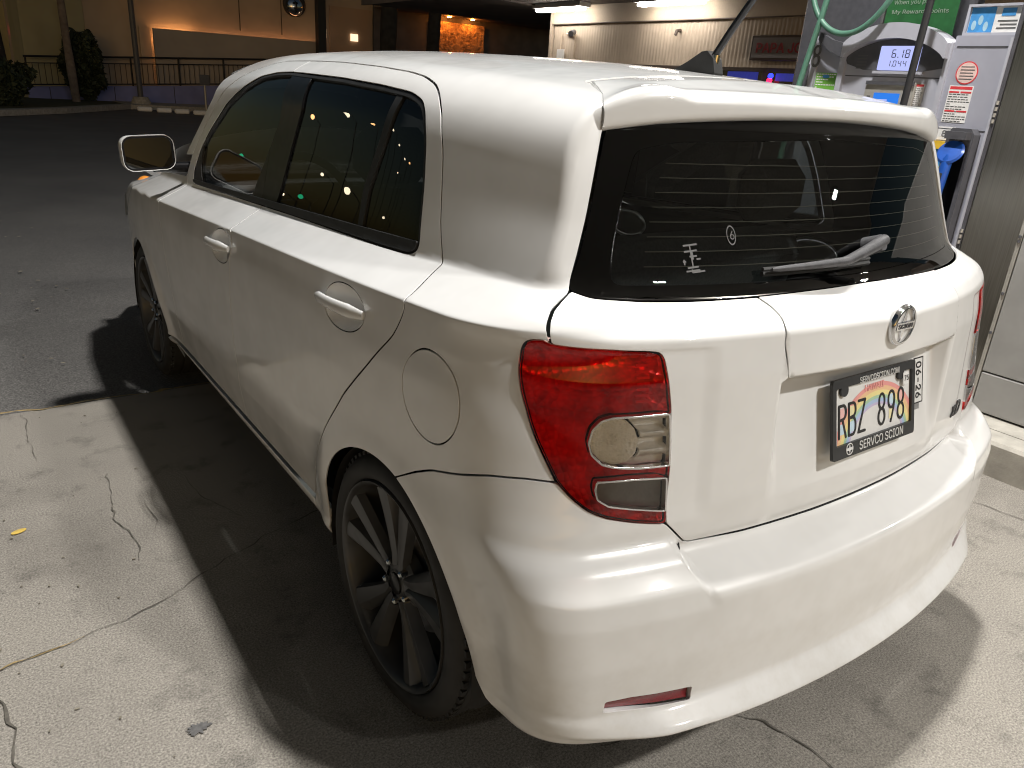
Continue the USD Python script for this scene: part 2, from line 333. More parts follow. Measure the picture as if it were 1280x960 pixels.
def skin(kind, poly, h=.009, gap=.0029, depth=.0020, offset=0.0, bevel=.0009, lift=None, hems=True):
    """(vertices, triangles, normals) of a panel. gap: how far its edge draws back; depth: how far the edge folds inwards; lift(chart xy, points): extra push along the normal."""
    poly = poly.buffer(-gap, join_style=1) if gap else poly
    A, T, loops = tessellate(poly, h, 1, CREASES[kind] if h < .010 else ()); q = A / SCALE[kind]; P = CHART[kind][0](q); N = normal_of(P)
    flip = np.einsum('ij,ij->i', np.cross(P[T[:, 1]] - P[T[:, 0]], P[T[:, 2]] - P[T[:, 0]]), N[T].mean(1)) < 0
    T = np.where(flip[:, None], T[:, [0, 2, 1]], T)
    S = P + N * offset
    NN = N
    if lift is not None:
        S = S + N * lift(q, P)[:, None]
        NN = np.zeros_like(S); fn = np.cross(S[T[:, 1]] - S[T[:, 0]], S[T[:, 2]] - S[T[:, 0]])
        for k in range(3): np.add.at(NN, T[:, k], fn)
        NN /= np.maximum(np.linalg.norm(NN, axis=1, keepdims=True), 1e-12)
    V, F, M = [S], [T], [NN]; base = len(S)
    for L in (loops if hems else []):
        p, n = S[L], N[L]; t2 = np.roll(A[L], -1, 0) - np.roll(A[L], 1, 0)
        o2 = np.stack([t2[:, 1], -t2[:, 0]], -1); o2 /= np.maximum(np.linalg.norm(o2, axis=1, keepdims=True), 1e-12)
        o = CHART[kind][0]((A[L] + o2 * .002) / SCALE[kind]) - P[L]    # away from the panel, along the surface
        o -= n * np.einsum('ij,ij->i', o, n)[:, None]; o /= np.maximum(np.linalg.norm(o, axis=1, keepdims=True), 1e-9)
        rings = [(p, n), (p + o * bevel * .7 - n * bevel * .3, n + o * .9), (p + o * bevel - n * bevel, o), (p + o * bevel - n * depth, o)]
        m = len(L)
        for a in range(3):
            i0 = base; V += [rings[a][0], rings[a + 1][0]]
            M += [rings[a][1] / np.linalg.norm(rings[a][1], axis=1, keepdims=True), rings[a + 1][1] / np.linalg.norm(rings[a + 1][1], axis=1, keepdims=True)]
            i = np.arange(m); j = (i + 1) % m
            q1 = np.concatenate([np.stack([i0 + i, i0 + j, i0 + m + j], -1), np.stack([i0 + i, i0 + m + j, i0 + m + i], -1)])
            vv = np.concatenate(V); c = np.cross(vv[q1[:, 1]] - vv[q1[:, 0]], vv[q1[:, 2]] - vv[q1[:, 0]]); nn = np.concatenate(M)[q1[:, 0]]
            if np.sum(np.einsum('ij,ij->i', c, nn)) < 0: q1 = q1[:, [0, 2, 1]]
            F.append(q1); base += 2 * m
    return np.concatenate(V), np.concatenate(F), np.concatenate(M)
def mirrored(s): v, f, n = s; k = np.array([-1, 1, 1.]); return v * k, f[:, [0, 2, 1]], n * k
def add(parent, name, s, mat, label=None):
    path = unique(parent, name); raw(path, s[0], s[1], s[2], mat)
    if label: stage.GetPrimAtPath(path).SetCustomDataByKey('label', label)
    return path
# ---------------------------------------------------------------- the ground
look('concrete', {'t': ('texture_coordinate', {}), 'n1': ('noise_texture', {'scale': 190., 'detail': 5., 'roughness': .75}), 'n2': ('noise_texture', {'scale': 1.3, 'detail': 5., 'roughness': .6}), 'n3': ('noise_texture', {'scale': 420., 'detail': 2.}),
     'r1': ('rgb_ramp', {'ramp': [(.27, (.065, .060, .053)), (.41, (.185, .172, .152)), (.56, (.33, .308, .274)), (.74, (.53, .498, .447))]}), 'r2': ('rgb_ramp', {'ramp': [(.32, (.62, .61, .60)), (.5, (.90, .89, .88)), (.68, (1.0, .99, .97))]}), 'n4': ('noise_texture', {'scale': 7., 'detail': 4., 'roughness': .7}), 'm4': ('map_range', {'from_min': .55, 'from_max': .70, 'to_min': 1., 'to_max': .68, 'clamp': True}), 'm3': ('mix', {'mix_type': 'multiply', 'fac': 1.}),
     'v': ('voronoi_texture', {'scale': 130., 'feature': 'f1'}), 'vm': ('map_range', {'from_min': .06, 'from_max': .22, 'to_min': .62, 'to_max': 1.0, 'clamp': True}), 'wn': ('noise_texture', {'scale': 26., 'detail': 2.}), 'wm': ('map_range', {'from_min': .56, 'from_max': .66, 'to_min': 1., 'to_max': 0., 'clamp': True}), 'mxv': ('math', {'math_type': 'maximum'}),
     'm': ('mix', {'mix_type': 'multiply', 'fac': 1.}), 'm2': ('mix', {'mix_type': 'multiply', 'fac': 1.}),
     'b': ('bump', {'strength': .22, 'distance': .003}), 'add': ('math', {'math_type': 'add'}), 'p': ('principled_bsdf', {'roughness': .82, 'specular_ior_level': .3})},
     [('t.object', 'n1.vector'), ('t.object', 'n2.vector'), ('t.object', 'n3.vector'), ('t.object', 'v.vector'), ('t.object', 'wn.vector'), ('n1.fac', 'r1.fac'), ('n2.fac', 'r2.fac'), ('r1.color', 'm.color1'), ('r2.color', 'm.color2'),
      ('v.distance', 'vm.value'), ('wn.fac', 'wm.value'), ('vm.result', 'mxv.value1'), ('wm.result', 'mxv.value2'), ('m.color', 'm2.color1'), ('mxv.value', 'm2.color2'), ('t.object', 'n4.vector'), ('n4.fac', 'm4.value'), ('m2.color', 'm3.color1'), ('m4.result', 'm3.color2'), ('m3.color', 'p.base_color'), ('n1.fac', 'add.value1'), ('n3.fac', 'add.value2'), ('add.value', 'b.height'), ('b.normal', 'p.normal')])
look('asphalt', {'t': ('texture_coordinate', {}), 'n1': ('noise_texture', {'scale': 140., 'detail': 4., 'roughness': .7}), 'n2': ('noise_texture', {'scale': .9, 'detail': 5.}), 'r1': ('rgb_ramp', {'ramp': [(.34, (.055, .053, .050)), (.5, (.120, .115, .108)), (.70, (.25, .238, .222))]}), 'r2': ('rgb_ramp', {'ramp': [(.3, (.72, .72, .74)), (.7, (1., 1., 1.))]}),
     'm': ('mix', {'mix_type': 'multiply', 'fac': 1.}), 'b': ('bump', {'strength': .6, 'distance': .004}), 'p': ('principled_bsdf', {'roughness': .8})},
     [('t.object', 'n1.vector'), ('t.object', 'n2.vector'), ('n1.fac', 'r1.fac'), ('n2.fac', 'r2.fac'), ('r1.color', 'm.color1'), ('r2.color', 'm.color2'), ('m.color', 'p.base_color'), ('n1.fac', 'b.height'), ('b.normal', 'p.normal')])
plain('crack_dirt', (.10, .09, .075), .9, vary=.4, scale=60.)
plain('crack_sand', (.30, .22, .10), .9, vary=.4, scale=60.)
plain('grass', (.045, .05, .02), .9, vary=.5, scale=8., bump=.8, bump_scale=60.)
plain('kerb_concrete', (.30, .28, .25), .85, vary=.25, scale=14., bump=.5, bump_scale=120.)
def sheet(x0, x1, y0, y1, z): return trimesh.Trimesh([(x0, y0, z), (x1, y0, z), (x1, y1, z), (x0, y1, z)], [(0, 1, 2), (0, 2, 3)], process=False)
single('ground', sheet(-150, 150, -120, 160, -.012), 'asphalt', kind='structure')
FORE = bx(-9, 12, -12, 2.866, -.2, 0.)
single('forecourt', FORE, 'concrete', kind='structure')
rng = np.random.default_rng(5)
def crack(pts, w, name='ground_crack', mat='crack_dirt', seed=0, jit=.005, label=None):
    r = np.random.default_rng(seed); P = densify(np.array(pts, float), .022, False); n = len(P)
    P = P + gaussian_filter1d(r.normal(0, jit, P.shape), .8, axis=0) * 1.6; t = np.gradient(P, axis=0); t /= np.linalg.norm(t, axis=1, keepdims=True) + 1e-9
    o = np.stack([-t[:, 1], t[:, 0]], -1); ww = .34 * w * (.35 + 1.3 * np.abs(gaussian_filter1d(r.normal(0, 1, n), 1.2))) * np.minimum(1, np.minimum(np.arange(n), np.arange(n)[::-1]) / 4 + .15)
    V = np.vstack([np.c_[P + o * ww[:, None], np.full(n, .0035)], np.c_[P - o * ww[:, None], np.full(n, .0035)]]); i = np.arange(n - 1)
    F = np.concatenate([np.stack([i, i + 1, n + i + 1], -1), np.stack([i, n + i + 1, n + i], -1)]); a = V[F[:, 1]] - V[F[:, 0]]; b = V[F[:, 2]] - V[F[:, 0]]
    F = np.where((np.cross(a, b)[:, 2] < 0)[:, None], F[:, [0, 2, 1]], F)
    p = unique('/World/forecourt', name); raw(p, V, F, None, mat, origin=0)
crack([(-2.4, 1.10), (-1.85, 1.16), (-1.589, 1.207), (-1.413, 1.229), (-1.209, 1.279), (-1.049, 1.373), (-.856, 1.462), (-.653, 1.53), (-.3, 1.6), (.6, 1.55), (1.5, 1.6)], .0045, seed=1)
crack([(-1.62, 1.205), (-1.50, 1.222), (-1.38, 1.236)], .007, mat='crack_sand', seed=2)
crack([(-1.207, 2.16), (-1.200, 2.09), (-1.23, 1.90), (-1.225, 1.764), (-1.20, 1.62), (-1.202, 1.518)], .0055, seed=3)
crack([(-1.13, 1.86), (-1.12, 1.73), (-1.135, 1.60)], .003, seed=7)
crack([(-.155, .168), (-.11, .12), (-.083, .079), (-.065, .03), (-.068, -.001), (-.064, -.084), (-.05, -.2), (-.07, -.5)], .0055, seed=4)
crack([(-.155, .168), (-.30, .22), (-.5, .25)], .005, seed=9)
crack([(1.50, .52), (1.605, .338), (1.631, .188), (1.66, -.1)], .005, seed=5)
crack([(-1.62, 1.12), (-1.596, 1.085), (-1.575, .97), (-1.58, .89), (-1.57, .75)], .011, mat='crack_dirt', seed=6)
crack([(-1.40, 2.86), (-1.405, 2.6), (-1.40, 2.35)], .0035, seed=8)
crack([(-6., 2.868), (-4., 2.872), (-2.5, 2.866), (-1.4, 2.87), (-.2, 2.867), (1.5, 2.869)], .016, mat='crack_sand', seed=21, jit=.007)
crack([(-.98, 2.05), (-.95, 1.80), (-.88, 1.62)], .003, seed=10)
plain('oil_stain', (.10, .097, .095), .6, vary=.3, scale=90.)
blob = Point(0, 0).buffer(.019, 10); bp_ = np.array(blob.exterior.coords); bp_ = bp_ * (1 + rng.uniform(-.3, .35, (len(bp_), 1))); bp_ *= [1.25, .8]
p_ = unique('/World/forecourt', 'oil_spot'); sv = slab(Polygon(bp_).buffer(0), .0012); raw(p_, shift(sv, (-1.235, .775, .0028)).vertices, sv.faces, None, 'oil_stain', origin=0)
plain('dry_leaf', (.55, .38, .08), .7, vary=.3); plain('grit', (.20, .18, .14), .9, vary=.4)
def leaf(x, y, a, s): 
    m = slab(affinity.rotate(affinity.scale(Point(0, 0).buffer(s, 6), 1, .5), a), .0016); return shift(m, (x, y, .0035))
single('fallen_leaf', leaf(-1.497, 1.86, 20, .022), 'dry_leaf', 'small yellow leaf lying on the lit concrete left of the car', 'leaf')
gm = []
for k in range(170):
    x, y = rng.uniform(-4.5, -.95), rng.uniform(2.95, 8.5); gm.append(leaf(x, y, rng.uniform(0, 180), rng.uniform(.006, .018)))
for k in range(70):
    x, y = rng.uniform(-2.2, -1.0), rng.uniform(.4, 2.8); gm.append(leaf(x, y, rng.uniform(0, 180), rng.uniform(.002, .006)))
single('litter', cat_(gm), 'grit', 'dry bits of leaf and grit scattered over the asphalt and concrete', 'litter', kind='stuff')
# ---------------------------------------------------------------- pump island: a kerb of concrete blocks with its top sheet
plain('island_concrete', (.36, .34, .30), .85, vary=.22, scale=9., bump=.5, bump_scale=140.)
ISL = single('pump_island', bx(2.06, 3.30, -2.6, 6.0, -.05, .149), 'island_concrete', kind='structure')
for k in range(8):
    y0 = -2.6 + k * 1.075; raw(unique(ISL, 'kerb_stone'), (m := bx(1.90, 2.058, y0 + .004, y0 + 1.071, -.05, .150 + .001 * (k % 3), .014)).vertices, m.faces, None, 'island_concrete', origin=0)
# ---------------------------------------------------------------- fuel dispenser on the island
plain('pump_grey', (.33, .335, .395), .42, coat=.25, vary=.06, scale=7.)
plain('pump_light', (.40, .405, .46), .40, coat=.3, vary=.06, scale=7.)
plain('pump_dark', (.075, .075, .085), .45, vary=.15)
plain('pump_silver', (.46, .44, .40), .35, metallic=.4, vary=.1)
look('brushed_steel', {'t': ('texture_coordinate', {}), 'mp': ('mapping', {'scale': (90., 90., 1.5)}), 'n': ('noise_texture', {'scale': 3., 'detail': 4.}), 'r': ('map_range', {'from_min': .3, 'from_max': .7, 'to_min': .30, 'to_max': .36}), 'n2': ('noise_texture', {'scale': 2.2, 'detail': 3.}), 'c': ('rgb_ramp', {'ramp': [(.3, (.30, .285, .255)), (.7, (.40, .385, .35))]}),
     'b': ('bump', {'strength': .04, 'distance': .001}), 'p': ('principled_bsdf', {'metallic': 1., 'anisotropic': .5})}, [('t.object', 'mp.vector'), ('mp.vector', 'n.vector'), ('t.object', 'n2.vector'), ('n2.fac', 'c.fac'), ('c.color', 'p.base_color'), ('n.fac', 'r.value'), ('r.result', 'p.roughness'), ('n.fac', 'b.height'), ('b.normal', 'p.normal')])
plain('panel_grey', (.30, .295, .285), .6, vary=.10, scale=5., bump=.2, bump_scale=60.)
plain('hose_green', (.085, .20, .145), .45, vary=.12, scale=40.); plain('hose_black', (.02, .02, .022), .5, vary=.2)
glow('lcd_glow', (.50, .55, 1.0), 1.05); glow('screen_blue', (.04, .25, .95), .9); plain('lcd_ink', (.03, .03, .08), .6)
plain('label_white', (.72, .71, .70), .5, vary=.04); plain('label_red', (.62, .05, .06), .5); plain('label_ink', (.10, .10, .10), .6); plain('label_green', (.16, .42, .06), .5, vary=.1); plain('label_blue', (.06, .28, .62), .5); plain('label_yellow', (.75, .48, .04), .5)
plain('sign_green', (.022, .115, .035), .5, vary=.15); plain('sign_letter', (.27, .34, .27), .6); plain('nozzle_blue', (.012, .075, .36), .35, coat=.5); plain('label_pink', (.68, .50, .46), .5)
FX = 2.20
DSP = thing('fuel_dispenser', 'grey fuel dispenser with lit number display and green hose beyond the car roof', 'fuel pump', (2.5, 1.42, .15))
def fy(poly, depth, x=FX):
    """A shape drawn in (y, z) as seen from the car, raised from the face at x towards the car by depth."""
    m = slab(poly, depth); V = m.vertices.copy(); m.vertices = np.stack([x - V[:, 2], V[:, 0], V[:, 1]], -1); m.fix_normals(); return m
def face_text(s, h, y, z, x, width=None, bold=False, tilt=0.):
    m = text(s, h, .0006, bold, width); return frame(m, (x, y, z), (0, -math.cos(tilt), math.sin(tilt)), (0, math.sin(tilt), math.cos(tilt)), (-1, 0, 0))
part(DSP, 'cabinet', bx(2.26, 2.80, .955, 1.90, .15, 1.66, .012), 'pump_grey', 30)
part(DSP, 'lower_door', bx(2.215, 2.262, 1.205, 1.70, .20, 1.02, .008), 'pump_grey', 30)
un = sbox(.958, .162, 1.186, 1.742).buffer(.006); UN = part(DSP, 'nozzle_panel', fy(un, .060, 2.262), 'pump_grey', 30)
part(UN, 'panel_trim', fy(sbox(.968, 1.700, 1.178, 1.706), .002, 2.202), 'pump_dark'); part(UN, 'panel_trim', fy(sbox(.962, 1.362, 1.182, 1.366), .002, 2.202), 'pump_dark')
part(UN, 'panel_edge', fy(sbox(.952, .17, .962, 1.738), .010, 2.202), 'pump_light', 30)
# display head with its arched hood
yy = np.linspace(1.205, 1.705, 40); arch = 1.715 + .085 * (1 - ((yy - 1.455) / .25) ** 2) ** .8
hood = Polygon(np.vstack([np.stack([yy, arch], -1), [(1.705, 1.40), (1.205, 1.40)]])).buffer(.004); HD = part(DSP, 'display_head', fy(hood, .050, 2.262), 'pump_light', 30)
hood2 = Polygon(np.vstack([np.stack([yy, arch], -1), np.stack([yy, 1.655 + .085 * (1 - ((yy - 1.455) / .25) ** 2) ** .8], -1)[::-1]])).buffer(.003)
part(HD, 'hood', fy(hood2, .055, 2.212), 'pump_light', 30)
dk = Polygon(np.vstack([np.stack([yy, 1.650 + .085 * (1 - ((yy - 1.455) / .25) ** 2) ** .8], -1), [(1.690, 1.625), (1.600, 1.60), (1.30, 1.60), (1.215, 1.615)]])).buffer(0); part(HD, 'display_bezel', fy(dk, .012, 2.212), 'pump_dark', 30)
part(HD, 'side_strip', fy(sbox(1.700, 1.40, 1.730, 1.70), .020, 2.212), 'pump_light', 30); part(HD, 'side_strip', fy(sbox(1.192, 1.40, 1.216, 1.72), .020, 2.212), 'pump_light', 30)
LCD = part(HD, 'display', fy(sbox(1.338, 1.606, 1.522, 1.700).buffer(.006), .004, 2.200), 'lcd_glow')
SEG = {'0': 'abcdef', '1': 'bc', '2': 'abged', '3': 'abgcd', '4': 'fgbc', '5': 'afgcd', '6': 'afgedc', '8': 'abcdefg'}
def seven(s, x0, y0, h, w, t, gap):
    P = []; x = x0
    for ch in s:
        if ch == '.': P.append(sbox(x, y0, x + t * 1.2, y0 + t * 1.2)); x += gap * .6; continue
        H = h / 2; S = {'a': sbox(x + t, y0 + h - t, x + w - t, y0 + h), 'd': sbox(x + t, y0, x + w - t, y0 + t), 'g': sbox(x + t, y0 + H - t / 2, x + w - t, y0 + H + t / 2), 'f': sbox(x, y0 + H + t * .3, x + t, y0 + h - t * .4), 'b': sbox(x + w - t, y0 + H + t * .3, x + w, y0 + h - t * .4), 'e': sbox(x, y0 + t * .4, x + t, y0 + H - t * .3), 'c': sbox(x + w - t, y0 + t * .4, x + w, y0 + H - t * .3)}
        P += [S[k] for k in SEG[ch]]; x += w + gap
    return shapely.union_all(P)
def flip(p): return affinity.scale(p, -1, 1, origin=(0, 0))
part(LCD, 'display_figures', fy(flip(seven('6.18', -1.468, 1.655, .036, .021, .0038, .009)), .0008, 2.1958), 'lcd_ink')
part(LCD, 'display_figures', fy(flip(seven('1.044', -1.482, 1.617, .026, .016, .0028, .008)), .0008, 2.1958), 'lcd_ink')
part(HD, 'display_shelf', fy(sbox(1.30, 1.585, 1.545, 1.597), .022, 2.212), 'pump_light', 30)
for k in range(5): part(HD, 'speaker_slot', fy(sbox(1.590, 1.605 + k * .014, 1.640, 1.610 + k * .014), .001, 2.1995), 'label_ink')
part(HD, 'groove', fy(sbox(1.225, 1.570, 1.695, 1.575), .001, 2.2115), 'pump_dark')
CRD = part(DSP, 'card_reader', fy(sbox(1.325, 1.20, 1.560, 1.545).buffer(.004), .016, 2.212), 'pump_silver', 30)
part(CRD, 'reader_brow', fy(sbox(1.325, 1.536, 1.562, 1.552), .012, 2.198), 'pump_dark', 30)
SCR = part(CRD, 'screen', fy(sbox(1.385, 1.410, 1.512, 1.500), .003, 2.1955), 'screen_blue')
part(SCR, 'screen_line', fy(sbox(1.44, 1.466, 1.495, 1.472), .0006, 2.1923), 'lcd_glow'); part(SCR, 'screen_line', fy(sbox(1.41, 1.45, 1.485, 1.455), .0006, 2.1923), 'lcd_glow')
part(CRD, 'reader_key', fy(sbox(1.530, 1.478, 1.546, 1.486), .004, 2.1955), 'label_ink')
for r in range(4):
    for c in range(3): part(CRD, 'key', fy(sbox(1.40 + c * .034, 1.25 + r * .034, 1.426 + c * .034, 1.276 + r * .034), .006, 2.1955), 'pump_dark')
def label(y0, y1, z0, z1, rows, x, parent, name, ground='label_white', ink='label_ink', head=None, seed=1):
    L = part(parent, name, fy(sbox(y0, z0, y1, z1), .0012, x), ground); r = np.random.default_rng(seed); xi = x - .0012; n = 0
    h = (z1 - z0) / rows
    if head: part(L, 'label_heading', fy(sbox(y0 + .004, z1 - h * 1.5, y1 - .004, z1 - .003), .0004, xi), head)
    bars = []
    for k in range(2 if head else 0, rows):
        z = z1 - (k + .75) * h; y = y1 - .005
        while y > y0 + .012:
            w = r.uniform(.006, .018); bars.append(sbox(max(y - w, y0 + .004), z, y, z + h * .42)); y -= w + .003
            if r.random() < .12: break
    part(L, 'label_print', fy(shapely.union_all(bars), .0004, xi), ink); return L
label(1.283, 1.332, 1.452, 1.548, 11, 2.2115, HD, 'instruction_label', head='label_red', seed=3)
WL = label(1.062, 1.166, 1.392, 1.545, 15, 2.2015, UN, 'warning_label', head='label_red', seed=4)
part(WL, 'label_heading', fy(sbox(1.066, 1.515, 1.112, 1.522), .0005, 2.2), 'label_red'); part(WL, 'label_heading', fy(sbox(1.118, 1.515, 1.162, 1.522), .0005, 2.2), 'label_red')
part(WL, 'label_heading', fy(sbox(1.066, 1.436, 1.110, 1.443), .0005, 2.2), 'label_red'); part(WL, 'label_heading', fy(sbox(1.118, 1.436, 1.162, 1.443), .0005, 2.2), 'label_red')
CL = part(UN, 'round_label', fy(Point(1.108, 1.598).buffer(.047, 24), .001, 2.2015), 'label_red'); part(CL, 'label_face', fy(Point(1.108, 1.598).buffer(.042, 24), .0012, 2.2012), 'label_pink')
for k in range(5): part(CL, 'label_print', fy(sbox(1.080 - .004 * (k % 2), 1.570 + k * .0125, 1.136, 1.5745 + k * .0125), .0004, 2.2), 'label_ink')
# nozzle in its holster
bt = Polygon([(.985, .80), (.985, 1.345), (1.0, 1.365), (1.075, 1.365), (1.088, 1.34), (1.088, .80)]).buffer(.006)
BT = part(DSP, 'nozzle_holster', fy(bt, .060, 2.202), 'pump_dark', 30); part(BT, 'holster_mouth', fy(sbox(.998, .86, 1.080, 1.30), .004, 2.146), 'hose_black')
part(BT, 'holster_lip', fy(sbox(.99, 1.325, 1.08, 1.357), .055, 2.148), 'pump_dark', 30)
part(UN, 'grade_label', fy(sbox(1.093, 1.315, 1.168, 1.372), .0015, 2.2018), 'label_white'); part(UN, 'grade_figures', face_text('87', .026, 1.150, 1.33, 2.2, None, True), 'label_ink')
yl = sbox(1.095, 1.14, 1.180, 1.310).difference(sbox(1.112, 1.20, 1.162, 1.275)); part(UN, 'price_frame', fy(yl, .012, 2.202), 'label_yellow', 30); part(UN, 'price_face', fy(sbox(1.112, 1.20, 1.162, 1.275), .003, 2.2018), 'label_blue')
NZ = part(DSP, 'nozzle', cat_([tube([(2.135, 1.045, 1.300), (2.10, 1.045, 1.235), (2.085, 1.045, 1.10), (2.10, 1.045, .98)], [.013, .023, .021, .016], 14)]), 'nozzle_blue', 40)
part(NZ, 'splash_guard', frame(lathe([(0, -.006), (.050, -.004), (.058, .004), (.050, .010), (0, .010)], 28), (2.105, 1.045, 1.272), (0, 1, 0), (.5, 0, .86)), 'nozzle_blue', 40)
part(NZ, 'spout', tube([(2.135, 1.045, 1.290), (2.15, 1.045, 1.345)], .012, 12), 'chrome', 40); part(NZ, 'lever', tube([(2.07, 1.045, 1.18), (2.05, 1.045, 1.08), (2.085, 1.045, .99)], .008, 8), 'hose_black', 40)
# hoses
def smooth(P, k=6): return gaussian_filter1d(densify(np.array(P, float), .012, False), k, axis=0, mode='nearest')
HB = part(DSP, 'black_hose', tube(smooth([(2.10, 1.045, .98), (2.08, 1.10, .70), (2.05, 1.22, .62), (2.05, 1.28, .80), (2.06, 1.285, 1.3), (2.06, 1.275, 1.7), (2.07, 1.268, 2.1), (2.12, 1.26, 2.45), (2.40, 1.26, 2.5)]), .0155, 12), 'hose_black', 50)
part(DSP, 'hose_mast', bx(2.36, 2.44, 1.22, 1.30, 1.66, 2.54, .01), 'pump_dark', 30)
part(DSP, 'green_hose', tube(smooth([(2.10, 1.89, .55), (2.08, 1.90, 1.0), (2.11, 1.885, 1.50), (2.12, 1.868, 1.62), (2.12, 1.85, 1.73), (2.12, 1.825, 1.85), (2.13, 1.81, 2.05), (2.25, 1.78, 2.3)]), .0145, 12), 'hose_green', 50)
part(DSP, 'green_hose', tube(smooth([(2.16, 1.97, 2.15), (2.13, 1.915, 1.92), (2.125, 1.875, 1.86), (2.12, 1.835, 1.815), (2.118, 1.80, 1.775), (2.12, 1.74, 1.750), (2.12, 1.67, 1.738), (2.12, 1.59, 1.768), (2.12, 1.53, 1.83), (2.13, 1.47, 1.93), (2.2, 1.42, 2.2)]), .0135, 12), 'hose_green', 50)
# left wing of the dispenser with the pump's number
lw = Polygon([(1.715, 1.40), (1.715, 1.690), (1.78, 1.700), (1.86, 1.742), (1.880, 1.75), (1.925, 1.75), (1.925, .2), (1.715, .2)]); LW = part(DSP, 'side_panel', fy(lw, .050, 2.262), 'pump_grey', 30)
cv = Polygon([(1.722, 1.655), (1.722, 1.715), (1.79, 1.730), (1.862, 1.765), (1.862, 1.735), (1.80, 1.690)]).buffer(.004); part(LW, 'hose_cradle', fy(cv, .030, 2.212), 'pump_dark', 30)
part(LW, 'edge_strip', fy(sbox(1.862, .2, 1.905, 1.752), .016, 2.212), 'pump_light', 30); part(LW, 'edge_rail', fy(sbox(1.895, .2, 1.915, 1.62), .020, 2.2118), 'pump_dark', 30)
e8 = shapely.union_all([affinity.scale(Point(1.868, z).buffer(1, 20), sy, sz).difference(affinity.scale(Point(1.868, z).buffer(1, 20), sy * .50, sz * .58)) for z, sy, sz in ((1.684, .0225, .027), (1.637, .026, .031))])
part(LW, 'pump_number', fy(e8, .0012, 2.1955), 'label_ink')
GL = label(1.742, 1.858, 1.495, 1.582, 7, 2.2117, LW, 'green_label', ground='label_green', ink='label_white', seed=8); part(GL, 'label_logo', fy(affinity.scale(Point(1.80, 1.565).buffer(.01), 2.0, .8), .0012, 2.2104), 'label_blue')
# boards above the dispenser
AD = thing('advert_holder', 'small framed blue and white advert on top of the dispenser', 'advert', (2.23, 1.06, 1.745))
part(AD, 'advert_frame', fy(sbox(.950, 1.749, 1.178, 1.872).difference(sbox(.960, 1.760, 1.168, 1.862)), .020, 2.235), 'pump_light', 30); part(AD, 'advert_back', fy(sbox(.952, 1.75, 1.176, 1.870), .006, 2.236), 'label_white')
part(AD, 'advert_picture', fy(sbox(1.066, 1.762, 1.166, 1.860), .0012, 2.2295), 'label_blue'); part(AD, 'advert_picture', fy(sbox(.985, 1.825, 1.040, 1.855), .0012, 2.2295), 'label_blue')
plain('bottle_pale', (.35, .55, .68), .4)
for k, (y, z) in enumerate(((1.145, 1.79), (1.120, 1.81), (1.095, 1.785))): part(AD, 'advert_bottle', fy(affinity.scale(Point(y, z).buffer(.012), .8, 1.6), .0006, 2.2283), 'bottle_pale')
for k in range(3): part(AD, 'advert_line', fy(sbox(.972, 1.775 + k * .014, 1.050 - .012 * (k == 1), 1.781 + k * .014), .0006, 2.2295), 'label_ink')
SG = thing('promotion_sign', 'dark green promotion board with pale lettering above the dispenser display', 'sign', (2.47, 1.52, 1.70))
part(SG, 'board', bx(2.455, 2.485, 1.30, 1.70, 1.70, 2.30, .004), 'sign_green'); part(SG, 'board_edge', bx(2.450, 2.490, 1.702, 1.716, 1.69, 2.30), 'label_ink'); part(SG, 'board_edge', bx(2.450, 2.490, 1.284, 1.298, 1.69, 2.30), 'label_red')
for s_, z, w in (('When you pay', 1.915, .19), ('My Rewards points', 1.872, .28)): part(SG, 'lettering', face_text(s_, .018, 1.665, z, 2.4535, w), 'sign_letter')
part(SG, 'board_leg', bx(2.462, 2.478, 1.49, 1.51, 1.64, 1.70), 'pump_dark')
PST = single('equipment_cabinet', bx(2.62, 3.1, 1.74, 2.30, .15, 2.6, .02), 'pump_dark', 'tall dark grey cabinet behind the green hose on the pump island', 'cabinet', base=(2.86, 2.02, .15), smooth=30)
# steel clad canopy column and the grey cabinet next to it
COL = thing('canopy_column', 'brushed stainless steel clad column right of the fuel dispenser', 'column', (2.5, .82, .15))
part(COL, 'steel_sheet', bx(2.205, 2.80, .712, .938, .152, CANOPY_Z, .004), 'brushed_steel', 30)
part(COL, 'edge_channel', bx(2.198, 2.235, .938, .953, .152, CANOPY_Z), 'pump_dark'); part(COL, 'edge_channel', bx(2.198, 2.235, .697, .712, .152, CANOPY_Z), 'pump_silver')
for k, z in enumerate((.88, .905, .93, 1.40, 1.425, 1.45, 1.475)): part(COL, 'hinge_knuckle', tube([(2.195, .945, z), (2.195, .945, z + .016)], .006, 10), 'pump_silver', 40)
for z in (.52, .70, .93, .95): part(COL, 'hinge_knuckle', tube([(2.195, .704, z), (2.195, .704, z + .012)], .006, 10), 'pump_dark', 40)
GC = thing('equipment_box', 'plain grey panelled box at the right edge beside the steel column', 'box', (2.5, .1, .15))
part(GC, 'upper_panel', bx(2.200, 2.80, -.60, .694, .347, 1.55, .004), 'panel_grey', 30); part(GC, 'lower_panel', bx(2.200, 2.80, -.60, .694, .158, .341, .004), 'panel_grey', 30); part(GC, 'recess', bx(2.215, 2.79, -.58, .69, .150, .36), 'black_liner')
